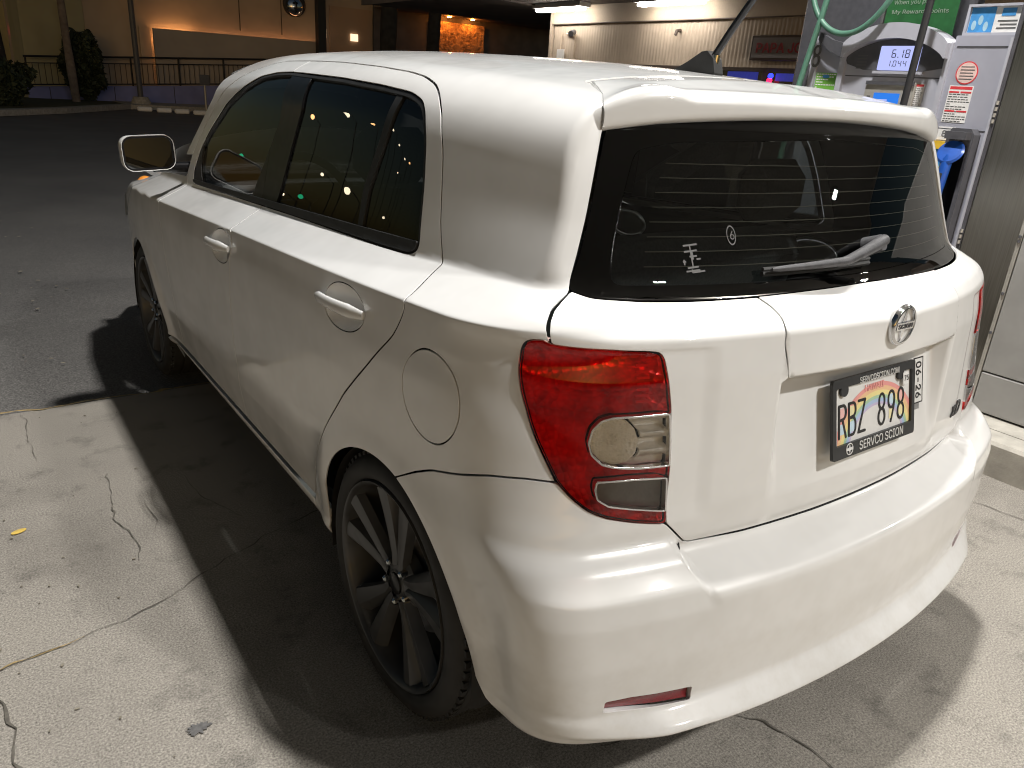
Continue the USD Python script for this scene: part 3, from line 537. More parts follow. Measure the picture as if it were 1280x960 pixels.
# ---------------------------------------------------------------- canopy overhead with its lit lamps
plain('canopy_white', (.62, .61, .59), .6, vary=.05); [glow('canopy_lamp_%d' % k, (1.0, .975, .935), s_) for k, s_ in enumerate(LAMP_STRENGTH)]
CAN = thing('canopy', 'flat white canopy over the pumps with lit square lamps', 'canopy', (6, -3, CANOPY_Z))
for k in range(18): part(CAN, 'soffit_panel', bx(-2.4 + k * .95, -2.4 + k * .95 + .944, -12, 2.8, CANOPY_Z + .002, CANOPY_Z + .03), 'canopy_white')
part(CAN, 'fascia', cat_([bx(-2.5, 14.8, 2.8, 2.86, CANOPY_Z - .1, CANOPY_Z + .8), bx(-2.5, 14.8, -12.06, -12.0, CANOPY_Z - .1, CANOPY_Z + .8), bx(-2.56, -2.5, -12.06, 2.86, CANOPY_Z - .1, CANOPY_Z + .8), bx(14.8, 14.86, -12.06, 2.86, CANOPY_Z - .1, CANOPY_Z + .8)]), 'canopy_white')
part(CAN, 'deck', bx(-2.5, 14.8, -12, 2.8, CANOPY_Z + .04, CANOPY_Z + .75), 'canopy_white')
for k, (x, y) in enumerate(CANOPY_LAMPS):
    L = thing('canopy_lamp', 'lit square lamp under the filling station canopy', 'lamp', (x, y, CANOPY_Z), 'lamps under the canopy')
    part(L, 'lamp_housing', bx(x - .19, x + .19, y - .19, y + .19, CANOPY_Z - .055, CANOPY_Z, .006), 'canopy_white', 30)
    part(L, 'lamp_lens', trimesh.Trimesh([(x - .142, y - .142, CANOPY_Z - .0555), (x + .142, y - .142, CANOPY_Z - .0555), (x + .142, y + .142, CANOPY_Z - .0555), (x - .142, y + .142, CANOPY_Z - .0555)], [(0, 2, 1), (0, 3, 2)], process=False), 'canopy_lamp_%d' % k)
# ---------------------------------------------------------------- shop block on the right, running away from us along x = 9
plain('beige_siding', (.46, .38, .30), .75, vary=.06, scale=3.); plain('beige_fascia', (.52, .43, .33), .7, vary=.05); plain('soffit_brown', (.16, .13, .11), .8, vary=.2, scale=2.); plain('sign_face', (.20, .18, .18), .5, vary=.1); plain('sign_red', (.30, .035, .045), .5); plain('frame_brown', (.07, .05, .04), .6)
plain('dark_stucco', (.085, .085, .095), .9, vary=.2, scale=2.)
glow('tube_glow', (1., .93, .84), 26.); glow('shop_glow', (1., .62, .38), .38); glow('neon_red', (1., .02, .08), 3.0); glow('neon_blue', (.03, .05, 1.), 3.0)
plain('shelf_red', (.5, .06, .05), .6, emit=(1, .1, .08), strength=.12); plain('shelf_blue', (.06, .08, .4), .6, emit=(.1, .12, 1), strength=.14)
SH = thing('shop_block', 'beige ribbed shop front with a lit soffit behind the fuel pump', 'shop', (9.5, 7, 0))
ys = np.arange(1.0, 12.72, .0375); xs = np.where((np.arange(len(ys)) // 1) % 2 == 0, 9.0, 8.994); V = np.vstack([np.stack([xs, ys, np.full(len(ys), 1.95)], -1), np.stack([xs, ys, np.full(len(ys), 2.66)], -1)]); n = len(ys); i = np.arange(n - 1)
part(SH, 'ribbed_siding', trimesh.Trimesh(V, np.concatenate([np.stack([i, i + 1 + n, i + 1], -1), np.stack([i, i + n, i + 1 + n], -1)]), process=False), 'beige_siding')
part(SH, 'wall', bx(9.01, 16, 1.0, 12.72, 0, 3.6), 'dark_stucco'); part(SH, 'fascia_board', bx(8.965, 9.005, 1.0, 12.73, 2.672, 2.98), 'beige_fascia'); part(SH, 'fascia_trim', bx(8.95, 9.0, 1.0, 12.735, 2.655, 2.670), 'soffit_brown')
part(SH, 'corner_trim', bx(8.95, 9.02, 12.722, 12.80, 0, 2.98), 'beige_siding'); part(SH, 'soffit', bx(6.9, 16, 1.0, 17.2, 2.985, 3.10), 'soffit_brown'); part(SH, 'roof_edge', bx(6.84, 6.9, 1.0, 17.2, 2.95, 3.65), 'soffit_brown')
part(SH, 'soffit_joint', bx(6.9, 9, 12.75, 12.80, 2.96, 2.986), 'frame_brown')
for k in range(6):
    y0 = 2.0 + k * 1.78; W = part(SH, 'shop_window', bx(8.990, 9.000, y0 + .06, y0 + 1.72, .45, 1.90), 'tinted_glass'); part(SH, 'window_post', bx(8.95, 9.02, y0 - .05, y0 + .05, 0, 1.95), 'frame_brown'); part(W, 'lit_interior', bx(9.004, 9.008, y0 + .06, y0 + 1.72, .45, 1.90), 'shop_glow')
    part(W, 'window_poster', bx(8.982, 8.986, y0 + .15, y0 + .75, 1.76, 1.89), 'shelf_blue' if k % 2 else 'shelf_red'); part(W, 'window_poster', bx(8.982, 8.986, y0 + .9, y0 + 1.6, 1.77, 1.88), 'shelf_red' if k % 2 else 'shelf_blue')
part(SH, 'window_head', bx(8.94, 9.02, 1.0, 12.72, 1.902, 1.95), 'frame_brown'); part(SH, 'stall_riser', bx(8.96, 9.02, 1.0, 12.72, 0, .448), 'beige_siding')
part(SH, 'conduit', tube([(8.96, 11.98, 1.95), (8.96, 11.98, 2.45), (8.96, 12.25, 2.48)], .018, 8), 'beige_fascia'); part(SH, 'conduit', tube([(8.96, 12.42, 1.95), (8.96, 12.42, 2.50)], .014, 8), 'beige_fascia')
part(SH, 'paper_notice', bx(8.94, 8.96, 12.28, 12.50, 2.03, 2.20), 'label_white'); part(SH, 'wall_valve', tube([(8.99, 9.24, 2.50), (8.90, 9.24, 2.49), (8.88, 9.24, 2.42)], .028, 8), 'frame_brown', 40)
CM = thing('security_camera', 'small grey security camera on the beige wall near its far corner', 'camera', (8.9, 11.95, 2.48)); part(CM, 'camera_body', tube([(8.74, 11.86, 2.46), (8.90, 11.97, 2.50)], .055, 12), 'pump_dark', 40); part(CM, 'camera_arm', tube([(8.88, 11.95, 2.50), (8.96, 12.02, 2.50)], .02, 8), 'pump_dark', 40)
SB = thing('shop_sign', 'unlit dark red lettered sign box on the beige ribbed wall', 'sign', (8.95, 6.9, 2.07)); part(SB, 'sign_frame', bx(8.86, 8.965, 6.05, 7.62, 2.05, 2.40, .01), 'frame_brown'); part(SB, 'sign_panel', bx(8.850, 8.862, 6.09, 7.58, 2.085, 2.365), 'sign_face')
part(SB, 'sign_lettering', frame(text('PAPA JOHN\'S', .13, .006, True, 1.30), (8.848, 7.50, 2.16), (0, -1, 0), (0, 0, 1), (-1, 0, 0)), 'sign_red')
for k, (y0, y1) in enumerate(((11.95, 13.42), (8.88, 10.40))):
    T = thing('fluorescent_lamp', ('lit fluorescent tube lamp over the far corner of the beige shop wall', 'lit fluorescent tube lamp nearer the car aerial under the shop soffit')[k], 'lamp', (8.98, y0, 2.9), 'fluorescent lamps under the soffit')
    part(T, 'lamp_tube', bx(8.55, 8.72, y0 * .955 + .02, y1 * .955, 2.850, 2.905, .02), 'tube_glow', 30); part(T, 'lamp_tray', bx(8.50, 8.77, y0 * .955 - .03, y1 * .955 + .03, 2.907, 2.984), 'label_white')
NL = thing('beacon_light', 'small glowing red and blue light in the shop window above the car roof', 'light', (8.9, 7.19, 1.76)); part(NL, 'blue_glow', shift(trimesh.creation.icosphere(2, .042), (8.90, 7.19, 1.835)), 'neon_blue', True); part(NL, 'red_glow', shift(trimesh.creation.icosphere(2, .042), (8.90, 7.20, 1.772)), 'neon_red', True)
# ---------------------------------------------------------------- building at the back, 30 m away
plain('stucco_tan', (.42, .33, .25), .9, vary=.10, scale=.8, bump=.3, bump_scale=20.); plain('stucco_olive', (.33, .30, .19), .9, vary=.12, scale=.8); plain('stucco_grey', (.33, .29, .26), .9, vary=.1, scale=.9); plain('blue_wall', (.19, .21, .44), .85, vary=.2, scale=1.2); plain('rail_black', (.012, .012, .013), .5); plain('door_tan', (.40, .28, .20), .8, vary=.08)
look('stone_orange', {'t': ('texture_coordinate', {}), 'v': ('voronoi_texture', {'scale': 5., 'feature': 'f1'}), 'n': ('noise_texture', {'scale': 6., 'detail': 6.}), 'r': ('rgb_ramp', {'ramp': [(.3, (.22, .12, .06)), (.7, (.55, .36, .2))]}), 'b': ('bump', {'strength': 1., 'distance': .12}), 'p': ('principled_bsdf', {'roughness': .9})}, [('t.object', 'v.vector'), ('t.object', 'n.vector'), ('n.fac', 'r.fac'), ('r.color', 'p.base_color'), ('n.fac', 'b.height'), ('b.normal', 'p.normal')])
glow('warm_lamp', (1., .47, .17), 42.); glow('warm_lamp_dim', (1., .45, .2), 14.); glow('spot_lamp', (1., .28, .04), 260.); glow('lit_panel', (1., .72, .45), 1.6); glow('window_yellow', (1., .62, .10), 1.2); glow('tail_red', (1., .03, .06), 1.3)
BB = thing('stucco_building', 'tan stucco building washed by a warm lamp behind the railing', 'building', (8, 31, 0))
part(BB, 'wall', bx(2.94, 13.3, 30.0, 34, 0, 7), 'stucco_tan'); part(BB, 'olive_wall', bx(1.1, 2.93, 29.98, 34, 0, 7), 'stucco_olive'); part(BB, 'dark_wall', bx(13.31, 26, 29.9, 34, 0, 7), 'dark_stucco')
part(BB, 'pilaster', bx(4.55, 4.90, 29.85, 30.0, .6, 2.52), 'stucco_tan')
for x in (8.0, 9.55, 10.9): part(BB, 'wall_joint', bx(x, x + .03, 29.985, 30.0, 2.7, 7), 'frame_brown')
rp = Polygon([(4.94, .2), (4.94, 2.50), (6.3, 2.40), (8.6, 2.42), (11.0, 2.50), (11.0, .2)]); rp = Polygon([(4.94, .2), (4.94, 2.50), (11.0, 2.56), (11.0, .2)]); part(BB, 'screen_wall', frame(slab(rp, .15), (0, 29.70, 0), (1, 0, 0), (0, 0, 1), (0, -1, 0)), 'stucco_grey')
part(BB, 'door_recess', bx(11.45, 13.25, 29.93, 29.98, .3, 3.9), 'door_tan'); part(BB, 'lit_panel', bx(12.30, 12.60, 29.86, 29.92, 2.72, 2.98), 'lit_panel'); part(BB, 'lit_panel', bx(10.92, 11.08, 29.4, 29.5, 2.72, 3.02), 'lit_panel')
part(BB, 'stone_panel', bx(15.98, 18.50, 29.75, 29.89, .5, 3.82), 'stone_orange'); part(BB, 'stone_soffit', bx(13.3, 26, 28.3, 29.9, 4.02, 4.25), 'soffit_brown')
for x in (16.53, 17.68): part(BB, 'spot_lamp', tube([(x, 29.45, 4.02), (x, 29.45, 3.97)], .07, 12), 'spot_lamp')
part(BB, 'hidden_wash_lamp', bx(5.1, 6.4, 29.78, 29.82, 2.20, 2.24), 'warm_lamp'); part(BB, 'hidden_wash_lamp', bx(6.8, 10.9, 29.78, 29.80, 2.30, 2.32), 'warm_lamp_dim')
RL = thing('round_wall_lamp', 'round unlit bulkhead lamp high on the tan stucco wall', 'lamp', (10.06, 29.9, 3.72)); part(RL, 'lamp_ring', frame(lathe([(0, 0), (.42, 0), (.42, .12), (.36, .16), (0, .16)], 32), (10.06, 30.0, 3.78), (1, 0, 0), (0, 0, 1), (0, -1, 0)), 'rail_black', 30); part(RL, 'lamp_glass', frame(lathe([(0, .26), (.14, .25), (.26, .20), (.32, .12), (0, .12)], 32), (10.06, 29.98, 3.70), (1, 0, 0), (0, 0, 1), (0, -1, 0)), 'chrome', 40)
# retaining wall with the railing of a ramp that climbs to the right
def rz(x): return .44 + (x - 1.12) * .0592                          # height of the ramp
BW = thing('ramp_wall', 'low dark blue retaining wall under the railing', 'wall', (7, 29.4, 0)); w_ = Polygon([(1.0, -.05), (1.0, rz(1.0)), (13.2, rz(13.2)), (13.2, -.05)]); part(BW, 'wall_face', frame(slab(w_, .2), (0, 29.6, 0), (1, 0, 0), (0, 0, 1), (0, -1, 0)), 'blue_wall')
for x in np.arange(1.6, 13.2, 1.9): part(BW, 'wall_joint', bx(x, x + .02, 29.394, 29.4, 0, rz(x) - .02), 'rail_black')
RA = thing('ramp_railing', 'black metal railing with thin balusters on top of the blue wall', 'railing', (7, 29.45, .7))
for dz, r in ((.90, .035), (.70, .018), (.06, .022)): part(RA, 'rail', tube([(1.0, 29.45, rz(1.0) + dz), (13.2, 29.45, rz(13.2) + dz)], r, 6), 'rail_black')
for k, x in enumerate(np.arange(1.05, 13.2, .17)):
    if k % 9 == 0: part(RA, 'post', tube([(x, 29.45, rz(x)), (x, 29.45, rz(x) + .90)], .032, 6), 'rail_black')
    else: part(RA, 'baluster', tube([(x, 29.45, rz(x) + .06), (x, 29.45, rz(x) + .70)], .010, 4, False), 'rail_black')
# verge: kerb, grass and wheel stops
single('verge', slab(Polygon([(-25, 21.6), (-.9, 21.6), (.9, 24.0), (3.2, 27.3), (13.0, 27.6), (13.0, 29.7), (-25, 29.7)]), .10), 'grass', 'dim strip of worn grass behind the kerb', 'grass', kind='stuff')
KB = [(-25, 21.2), (-.8, 21.2), (1.2, 23.6), (3.4, 27.0), (13.0, 27.3)]
single('verge_kerb', slab(LineString(KB).buffer(.16, cap_style=2, join_style=2), .14), 'kerb_concrete', 'pale concrete kerb along the edge of the dark car park', 'kerb')
single('walkway', slab(Polygon([(3.6, 27.18), (13, 27.5), (13, 29.4), (3.4, 29.4)]), .12), 'kerb_concrete', kind='structure')
WSN = ['leftmost pale concrete wheel stop by the lamp post base', 'second pale concrete wheel stop from the left, before the kerb', 'third pale concrete wheel stop from the left, before the kerb', 'pale concrete wheel stop nearest the thin signpost']
for k, (x0, y0) in enumerate(((3.55, 26.2), (4.05, 25.9), (4.50, 25.6), (4.95, 25.2))): single('wheel_stop', bx(x0, x0 + .42, y0 - .08, y0 + .08, -.01, .12, .03), 'label_white', WSN[k], 'wheel stop', 'wheel stops by the kerb', base=(x0 + .2, y0, 0))
SP = thing('signpost', 'thin grey signpost standing by the kerb before the blue wall', 'post', (5.42, 25.5, 0)); part(SP, 'post', tube([(5.42, 25.5, 0), (5.42, 25.5, 1.1)], .035, 8), 'silver_plastic'); part(SP, 'sign_plate', bx(5.27, 5.57, 25.46, 25.475, .86, 1.16), 'pump_dark')
LP = thing('lamp_post', 'slim grey lamp post on a round concrete base before the railing', 'lamp post', (4.03, 28, 0)); part(LP, 'post', tube([(4.03, 28, .1), (4.0, 28, 7)], .085, 10), 'pump_dark'); part(LP, 'post_base', tube([(4.03, 28, .08), (4.03, 28, .34)], [.34, .22], 14), 'kerb_concrete', 30)
LP2 = thing('square_post', 'dark square post rising beside the small lit wall panel', 'post', (10.5, 28.5, 0)); part(LP2, 'post', bx(10.36, 10.66, 28.4, 28.7, 0, 7), 'rail_black')
# trees
plain('bark_pale', (.16, .13, .11), .9, vary=.3, scale=6.); plain('bark_dark', (.03, .026, .022), .95, vary=.4, scale=5., bump=1., bump_scale=25.); plain('leaf_dark', (.022, .032, .014), .7, vary=.5, scale=4.)
def leaves(c, rad, n, size, seed, hang=0.):
    r = np.random.default_rng(seed); d = r.normal(0, 1, (n, 3)); d /= np.linalg.norm(d, axis=1, keepdims=True); P = np.array(c) + d * np.array(rad) * (r.uniform(.25, 1., (n, 1)) ** .5) * (.75 + .5 * meshkit.noise(d * 2.2 + 5, seed)[:, None])
    a = r.normal(0, 1, (n, 3)); a /= np.linalg.norm(a, axis=1, keepdims=True); b = np.cross(a, r.normal(0, 1, (n, 3))); b /= np.linalg.norm(b, axis=1, keepdims=True); s = size * r.uniform(.6, 1.3, (n, 1))
    V = np.stack([P - a * s, P + b * s * .45, P + a * s, P - b * s * .45], 1).reshape(-1, 3); i = np.arange(n)[:, None] * 4
    return trimesh.Trimesh(V, np.concatenate([i + [0, 1, 2], i + [0, 2, 3]]), process=False)
def tree(name, label, base, h, r0, r1, mat, crown=None, seed=0, cat='tree', group=None, lean=0.):
    r = np.random.default_rng(seed); T = thing(name, label, cat, base, group); n = 14; P = np.array([[base[0] + lean * t + .06 * math.sin(3 * t + seed), base[1], base[2] + h * t] for t in np.linspace(0, 1, n)])
    part(T, 'trunk', tube(P, np.linspace(r0, r1, n) * r.uniform(.9, 1.1, n), 10), mat, 40)
    if crown:
        c, rad, m, s = crown; part(T, 'crown', leaves(np.array(base) + c, rad, m, s, seed), 'leaf_dark')
        for k in range(5):
            d = r.normal(0, 1, 3); d[2] = abs(d[2]); d /= np.linalg.norm(d); part(T, 'limb', tube([P[-3], np.array(base) + c + d * np.array(rad) * .6], [r1 * .8, r1 * .3], 6), mat)
tree('slim_tree', 'slender pale trunk rising before the dark bush at the left', (2.14, 28, .1), 5.5, .13, .09, 'bark_pale', ((0, 0, 5.8), (1.4, 1.4, 1.1), 1500, .16), 3)
tree('palm_tree', 'thick dark palm trunk with rough bark, left of the two', (10.98, 24, 0), 7, .30, .26, 'bark_dark', ((0, 0, 7.2), (2.0, 2.0, 1.0), 900, .45), 5, group='palms before the dark wall')
tree('palm_tree', 'thinner dark palm trunk beside the lit orange stone panel', (12.52, 24, 0), 7, .22, .20, 'bark_dark', ((.2, 0, 7.2), (2.0, 2.0, 1.0), 900, .45), 6, group='palms before the dark wall', lean=.25)
def bush(name, label, c, rad, n, seed, s=.11):
    T = thing(name, label, 'bush', (c[0], c[1], .05)); part(T, 'foliage', leaves(c, rad, n, s, seed), 'leaf_dark'); part(T, 'stem', tube([(c[0], c[1], .05), (c[0], c[1], c[2])], [.06, .03], 6), 'bark_dark')
bush('dark_bush', 'tall rounded dark bush against the stucco wall behind the slim trunk', (2.55, 28.7, 1.15), (.62, .6, 1.05), 5200, 11); bush('hedge', 'low black hedge at the far left edge behind the kerb', (-.35, 24.4, .65), (1.05, .8, .75), 5200, 12)
tree('dark_tree', 'broad dark tree trunk at the far left edge above the hedge', (-.1, 25.5, .1), 5, .34, .28, 'bark_dark', ((0, 0, 5.4), (1.8, 1.6, 1.2), 1500, .2), 14)
HS = thing('far_building', 'distant dim building with a lit yellow window at the far left', 'building', (1.2, 40.5, 0)); part(HS, 'wall', bx(-8, 2.6, 40, 46, 0, 8), 'stucco_olive'); part(HS, 'pillar', bx(1.45, 1.95, 39.7, 40, 0, 8), 'stucco_grey')
for k, (x, z, w, h) in enumerate(((2.02, 1.62, .16, .30), (2.10, 1.30, .3, .10), (1.93, 1.95, .12, .2))): part(HS, 'lit_window', bx(x - w / 2, x + w / 2, 39.93, 39.98, z - h / 2, z + h / 2), 'window_yellow')
part(HS, 'red_light', bx(1.60, 1.69, 39.6, 39.69, 2.1, 2.42), 'tail_red')
# street lamps across the road on the left: seen in the side windows
glow('street_glow', (1., .50, .20), 11.); glow('street_white', (1., .84, .58), 9.); glow('signal_green', (.05, 1., .45), 1.6)
SL = [(-11.23, 26.80, 5.14, 'street_white', 0.15), (-12.20, 33.18, 4.73, 'street_glow', 0.11), (-15.37, 33.43, 6.71, 'street_glow', 0.14), (-18.91, 38.16, 8.05, 'street_glow', 0.15), (-22.05, 43.18, 9.04, 'street_white', 0.09), (-25.57, 48.13, 9.30, 'street_white', 0.09), (-29.11, 53.03, 9.64, 'street_white', 0.09), (-32.55, 57.89, 10.46, 'street_glow', 0.12), (-21.96, 34.06, 7.54, 'street_glow', 0.13), (-8.71, 19.41, 2.03, 'street_white', 0.09), (-11.36, 29.44, 1.46, 'signal_green', 0.11), (-10.30, 25.41, 2.38, 'street_white', 0.06), (-11.98, 22.07, 2.05, 'street_white', 0.07), (-9.05, 30.78, 1.88, 'signal_green', 0.11), (-8.10, 22.26, 1.21, 'street_white', 0.05), (-24.15, 44.67, 6.85, 'street_white', 0.07)]
for k, (x, y, z, m, r_) in enumerate(SL):
    S = thing('street_lamp', 'street lamp across the road on the left', 'street lamp', (x, y, 0), 'street lamps across the road'); part(S, 'lamp_pole', tube([(x - .5, y, 0), (x - .5, y, z - .1), (x, y, z + .12)], .018, 6), 'pump_dark'); part(S, 'lamp_head', shift(trimesh.creation.icosphere(2, r_), (x, y, z)), m, True)
yc = np.linspace(.20, 2.75, 120); zc = beltz(yc)
for dz, w_ in ((-.002, .0055), (.050, .0055)): CREASES['side'].append((to_side(P_side(np.stack([yc, zc + dz], -1))) * SCALE['side'], w_))
CREASES['side'].append((to_side(np.array([(-.520, .408, 1.406), (-.571, .368, 1.351), (-.602, .350, 1.28), (-.626, .334, 1.208), (-.660, .317, 1.14), (-.686, .304, 1.087)])) * SCALE['side'], .012))
for z_, x_, w_ in ((.590, .50, .0075), (.632, .52, .0075), (.3485, .74, .0075), (.309, .74, .0085), (1.052, .66, .010), (.942, .33, .0095), (1.083, .66, .009)):
    xx = np.linspace(-x_, x_, 90); CREASES['rear'].append((to_rear(P_rear(np.stack([xx, np.full(90, z_)], -1))) * SCALE['rear'], w_))
for sx in (-1, 1):
    zz = np.linspace(.665, .938, 40); CREASES['rear'].append((to_rear(P_rear(np.stack([np.full(40, sx * .305), zz], -1))) * SCALE['rear'], .020))
    zz = np.linspace(.592, .70, 16); CREASES['rear'].append((to_rear(P_rear(np.stack([sx * (.500 + (zz - .585) * .45), zz], -1))) * SCALE['rear'], .010))
CAR = thing('hatchback', 'white five-door hatchback parked beside the fuel pump, seen from its left rear corner', 'car', (0, 1.9, 0))

# ---------------------------------------------------------------- panel outlines, (y, z) on the left side
UP = [(2.57, 1.075), (2.47, 1.185), (2.30, 1.320), (2.112, 1.403), (2.022, 1.425), (1.925, 1.438), (1.690, 1.441), (1.426, 1.440), (1.182, 1.433), (1.006, 1.424), (.923, 1.416), (.849, 1.401), (.805, 1.382), (.757, 1.349), (.710, 1.274),
      (.684, 1.204), (.660, 1.141), (.622, 1.075), (.598, 1.050), (.568, 1.030), (.560, 1.008), (.595, .947), (.682, .864), (.819, .740), (.912, .636), (.993, .527), (1.058, .424), (1.120, .314)]
UPC = gaussian_filter1d(densify(UP, .012, False), 1.6, axis=0, mode='nearest')
MID = gaussian_filter1d(densify([(1.712, .306), (1.710, .397), (1.678, .522), (1.666, .649), (1.637, .793), (1.60, .919), (1.645, .980), (1.70, 1.022), (1.708, 1.10), (1.695, 1.25), (1.692, 1.441)], .012, False), 2, axis=0, mode='nearest')
FRONT = gaussian_filter1d(densify([(2.60, 1.02), (2.590, .985), (2.545, .93), (2.505, .80), (2.505, .45), (2.56, .300)], .012, False), 2, axis=0, mode='nearest')
split = int(np.argmin(np.hypot(*(UPC - MID[-1]).T)))
REAR_DOOR = np.vstack([MID[:-1], UPC[split:]])
FRONT_DOOR = np.vstack([FRONT, MID[:-1], UPC[:split + 1][::-1]])
WIN = rounded([(2.510, 1.020), (2.466, 1.109), (2.379, 1.186), (2.208, 1.292), (2.054, 1.351), (1.934, 1.388), (1.821, 1.402), (1.700, 1.406), (1.594, 1.405), (1.299, 1.400), (1.072, 1.391), (.916, 1.381), (.848, 1.366), (.814, 1.340), (.783, 1.293), (.751, 1.209),
               (.725, 1.111), (.714, 1.080), (.738, 1.066), (.880, 1.058), (1.133, 1.047), (1.400, 1.036), (1.724, 1.020), (2.108, 1.001), (2.490, .983)], .035)
ARCH_Y, ARCH_Z, ARCH_R = .640, .310, .342
FARCH_Y = FHUBY
def arc(cy, cz, r, a0, a1, n=60): a = np.linspace(a0, a1, n); return np.stack([cy + r * np.cos(a), cz + r * np.sin(a)], -1)
def side_poly(*loops): return chart_poly('side', *[P_side(densify(l, .01)) for l in loops])
win_poly = side_poly(WIN)
HANDLES = [(.818, .943, .0), (1.713, .899, .0)]
def dish_outline(c, a=.098, b=.050): t = np.linspace(0, 2 * np.pi, 60, endpoint=False); return np.stack([c[0] + a * np.cos(t), c[1] + b * np.sin(t) - .055 * a * np.cos(t)], -1)
dishes = [side_poly(dish_outline(c)) for c in HANDLES]
BOTH = []
def both(name, s, mat, parent=None, label=None, label_r=None):
    """The panel on the left and its twin on the right."""
    a = add(parent or CAR, name, s, mat, label); b = add(parent or CAR, name, mirrored(s), mat, label_r); return a, b

def make_door(outline, name, handle, dish):
    poly = side_poly(outline).difference(win_poly).difference(dish)
    L, R = both(name, skin('side', poly, .0095), 'white_paint')
    c = HANDLES[handle]
    cen = to_side(P_side([c[:2]]))[0]
    def sink(q, P):                                                  # a shallow oval bowl behind the handle
        u = ((P[:, 1] - c[0]) / .098) ** 2 + ((P[:, 2] - c[1] + .055 * (P[:, 1] - c[0])) / .050) ** 2
        return -.030 * np.clip(1 - u, 0, 1) ** .55
    s = skin('side', dish, .0045, gap=0, depth=.004, lift=sink, hems=False)
    ys = np.linspace(c[0] + .118, c[0] - .112, 24); zs = c[1] - .055 * (ys - c[0]) + .004
    P = P_side(np.stack([ys, zs], -1)); N = normal_of(P); out = .020 * np.sin(np.linspace(.25, math.pi - .12, 24)) ** .6 + .004
    hb = [P[k] + N[k] * out[k] for k in range(24)]; wid = np.interp(np.arange(24), [0, 3, 7, 18, 23], [.006, .0125, .0125, .0150, .009])
    hm = tube(hb, wid, 14); pth = np.array(hb)
    near = np.argmin(np.linalg.norm(hm.vertices[:, None] - pth[None], axis=2), axis=1); rel = hm.vertices - pth[near]; na = np.einsum('ij,ij->i', rel, N[near]); hm.vertices = hm.vertices - N[near] * (na * .45)[:, None]
    lock = tube([P[20] + N[20] * (-.004) - [0, 0, .024], P[20] + N[20] * .003 - [0, 0, .024]], .009, 16)
    for par, f in ((L, lambda m: m), (R, lambda m: trimesh.Trimesh(m.vertices * [-1, 1, 1], m.faces[:, ::-1], process=False))):
        add(par, 'handle_recess', s if par == L else mirrored(s), 'white_paint')
        part(par, 'handle', f(hm), 'white_paint', 50)
        if name == 'front_door': part(par, 'key_lock', f(lock), 'silver_plastic', 40)
    return L, R
RD = make_door(REAR_DOOR, 'rear_door', 0, dishes[0])
FD = make_door(FRONT_DOOR, 'front_door', 1, dishes[1])

# ---- windows: frame seal, glass, B-pillar cover, belt moulding
def yz_poly(pts): return side_poly(pts)
GLASS_R = [(1.515, 1.41), (1.502, 1.31), (1.526, 1.23), (1.561, 1.10), (1.60, .98), (.55, .98), (.55, 1.5), (1.55, 1.5)]
BPIL = [(1.692, 1.5), (1.672, 1.395), (1.657, 1.272), (1.76, 1.10), (1.84, .98), (1.596, .98), (1.557, 1.10), (1.522, 1.23), (1.498, 1.31), (1.511, 1.41), (1.55, 1.5)]
SAIL = [(2.62, .95), (2.62, 1.16), (2.435, 1.150), (2.425, 1.06), (2.33, .95)]
BELT = np.vstack([np.stack([np.linspace(.60, 2.62, 40), beltz(np.linspace(.60, 2.62, 40)) + .080], -1), np.stack([np.linspace(2.62, .60, 40), beltz(np.linspace(2.62, .60, 40)) - .05], -1)])
bp, sl, belt = yz_poly(BPIL), yz_poly(SAIL), yz_poly(BELT)
inner = win_poly.buffer(-.009)
seal = win_poly.difference(inner)
rg = inner.intersection(yz_poly(GLASS_R)); DIV = yz_poly([(.965, 1.5), (.950, 1.36), (.964, 1.28), (.996, 1.162), (.990, .98), (1.010, .98), (1.026, 1.162), (.992, 1.28), (.978, 1.36), (.993, 1.5)])
fg = inner.difference(yz_poly(GLASS_R)).difference(bp).difference(sl)
for door, gl, nm in ((RD, rg, 'rear'), (FD, fg, 'front')):
    own = yz_poly([(1.702, .9), (1.702, 1.6), (.4, 1.6), (.4, .9)]) if nm == 'rear' else yz_poly([(1.702, .9), (1.702, 1.6), (2.9, 1.6), (2.9, .9)])
    for side in (0, 1):
        f = (lambda s: s) if side == 0 else mirrored
        add(door[side], 'window_seal', f(skin('side', seal.intersection(own), .012, .0005, .012, offset=-.003)), 'black_trim')
        add(door[side], 'belt_moulding', f(skin('side', win_poly.buffer(-.002).intersection(belt).intersection(own), .010, .0008, .012, offset=.004)), 'black_trim')
        add(door[side], 'pillar_cover', f(skin('side', inner.intersection(bp).intersection(own), .012, .0012, .008, offset=-.004)), 'gloss_black')
        if nm == 'rear':
            add(door[side], 'window', f(skin('side', gl.difference(DIV.buffer(.006)), .02, .0, .003, offset=-.010, hems=False)), 'tinted_glass')
            add(door[side], 'window_divider', f(skin('side', inner.intersection(DIV), .010, .0, .010, offset=-.005)), 'black_trim')
        else:
            add(door[side], 'window', f(skin('side', gl, .02, .0, .003, offset=-.010, hems=False)), 'front_side_glass')
            add(door[side], 'mirror_sail', f(skin('side', inner.intersection(sl), .012, .001, .008, offset=-.001)), 'black_trim')

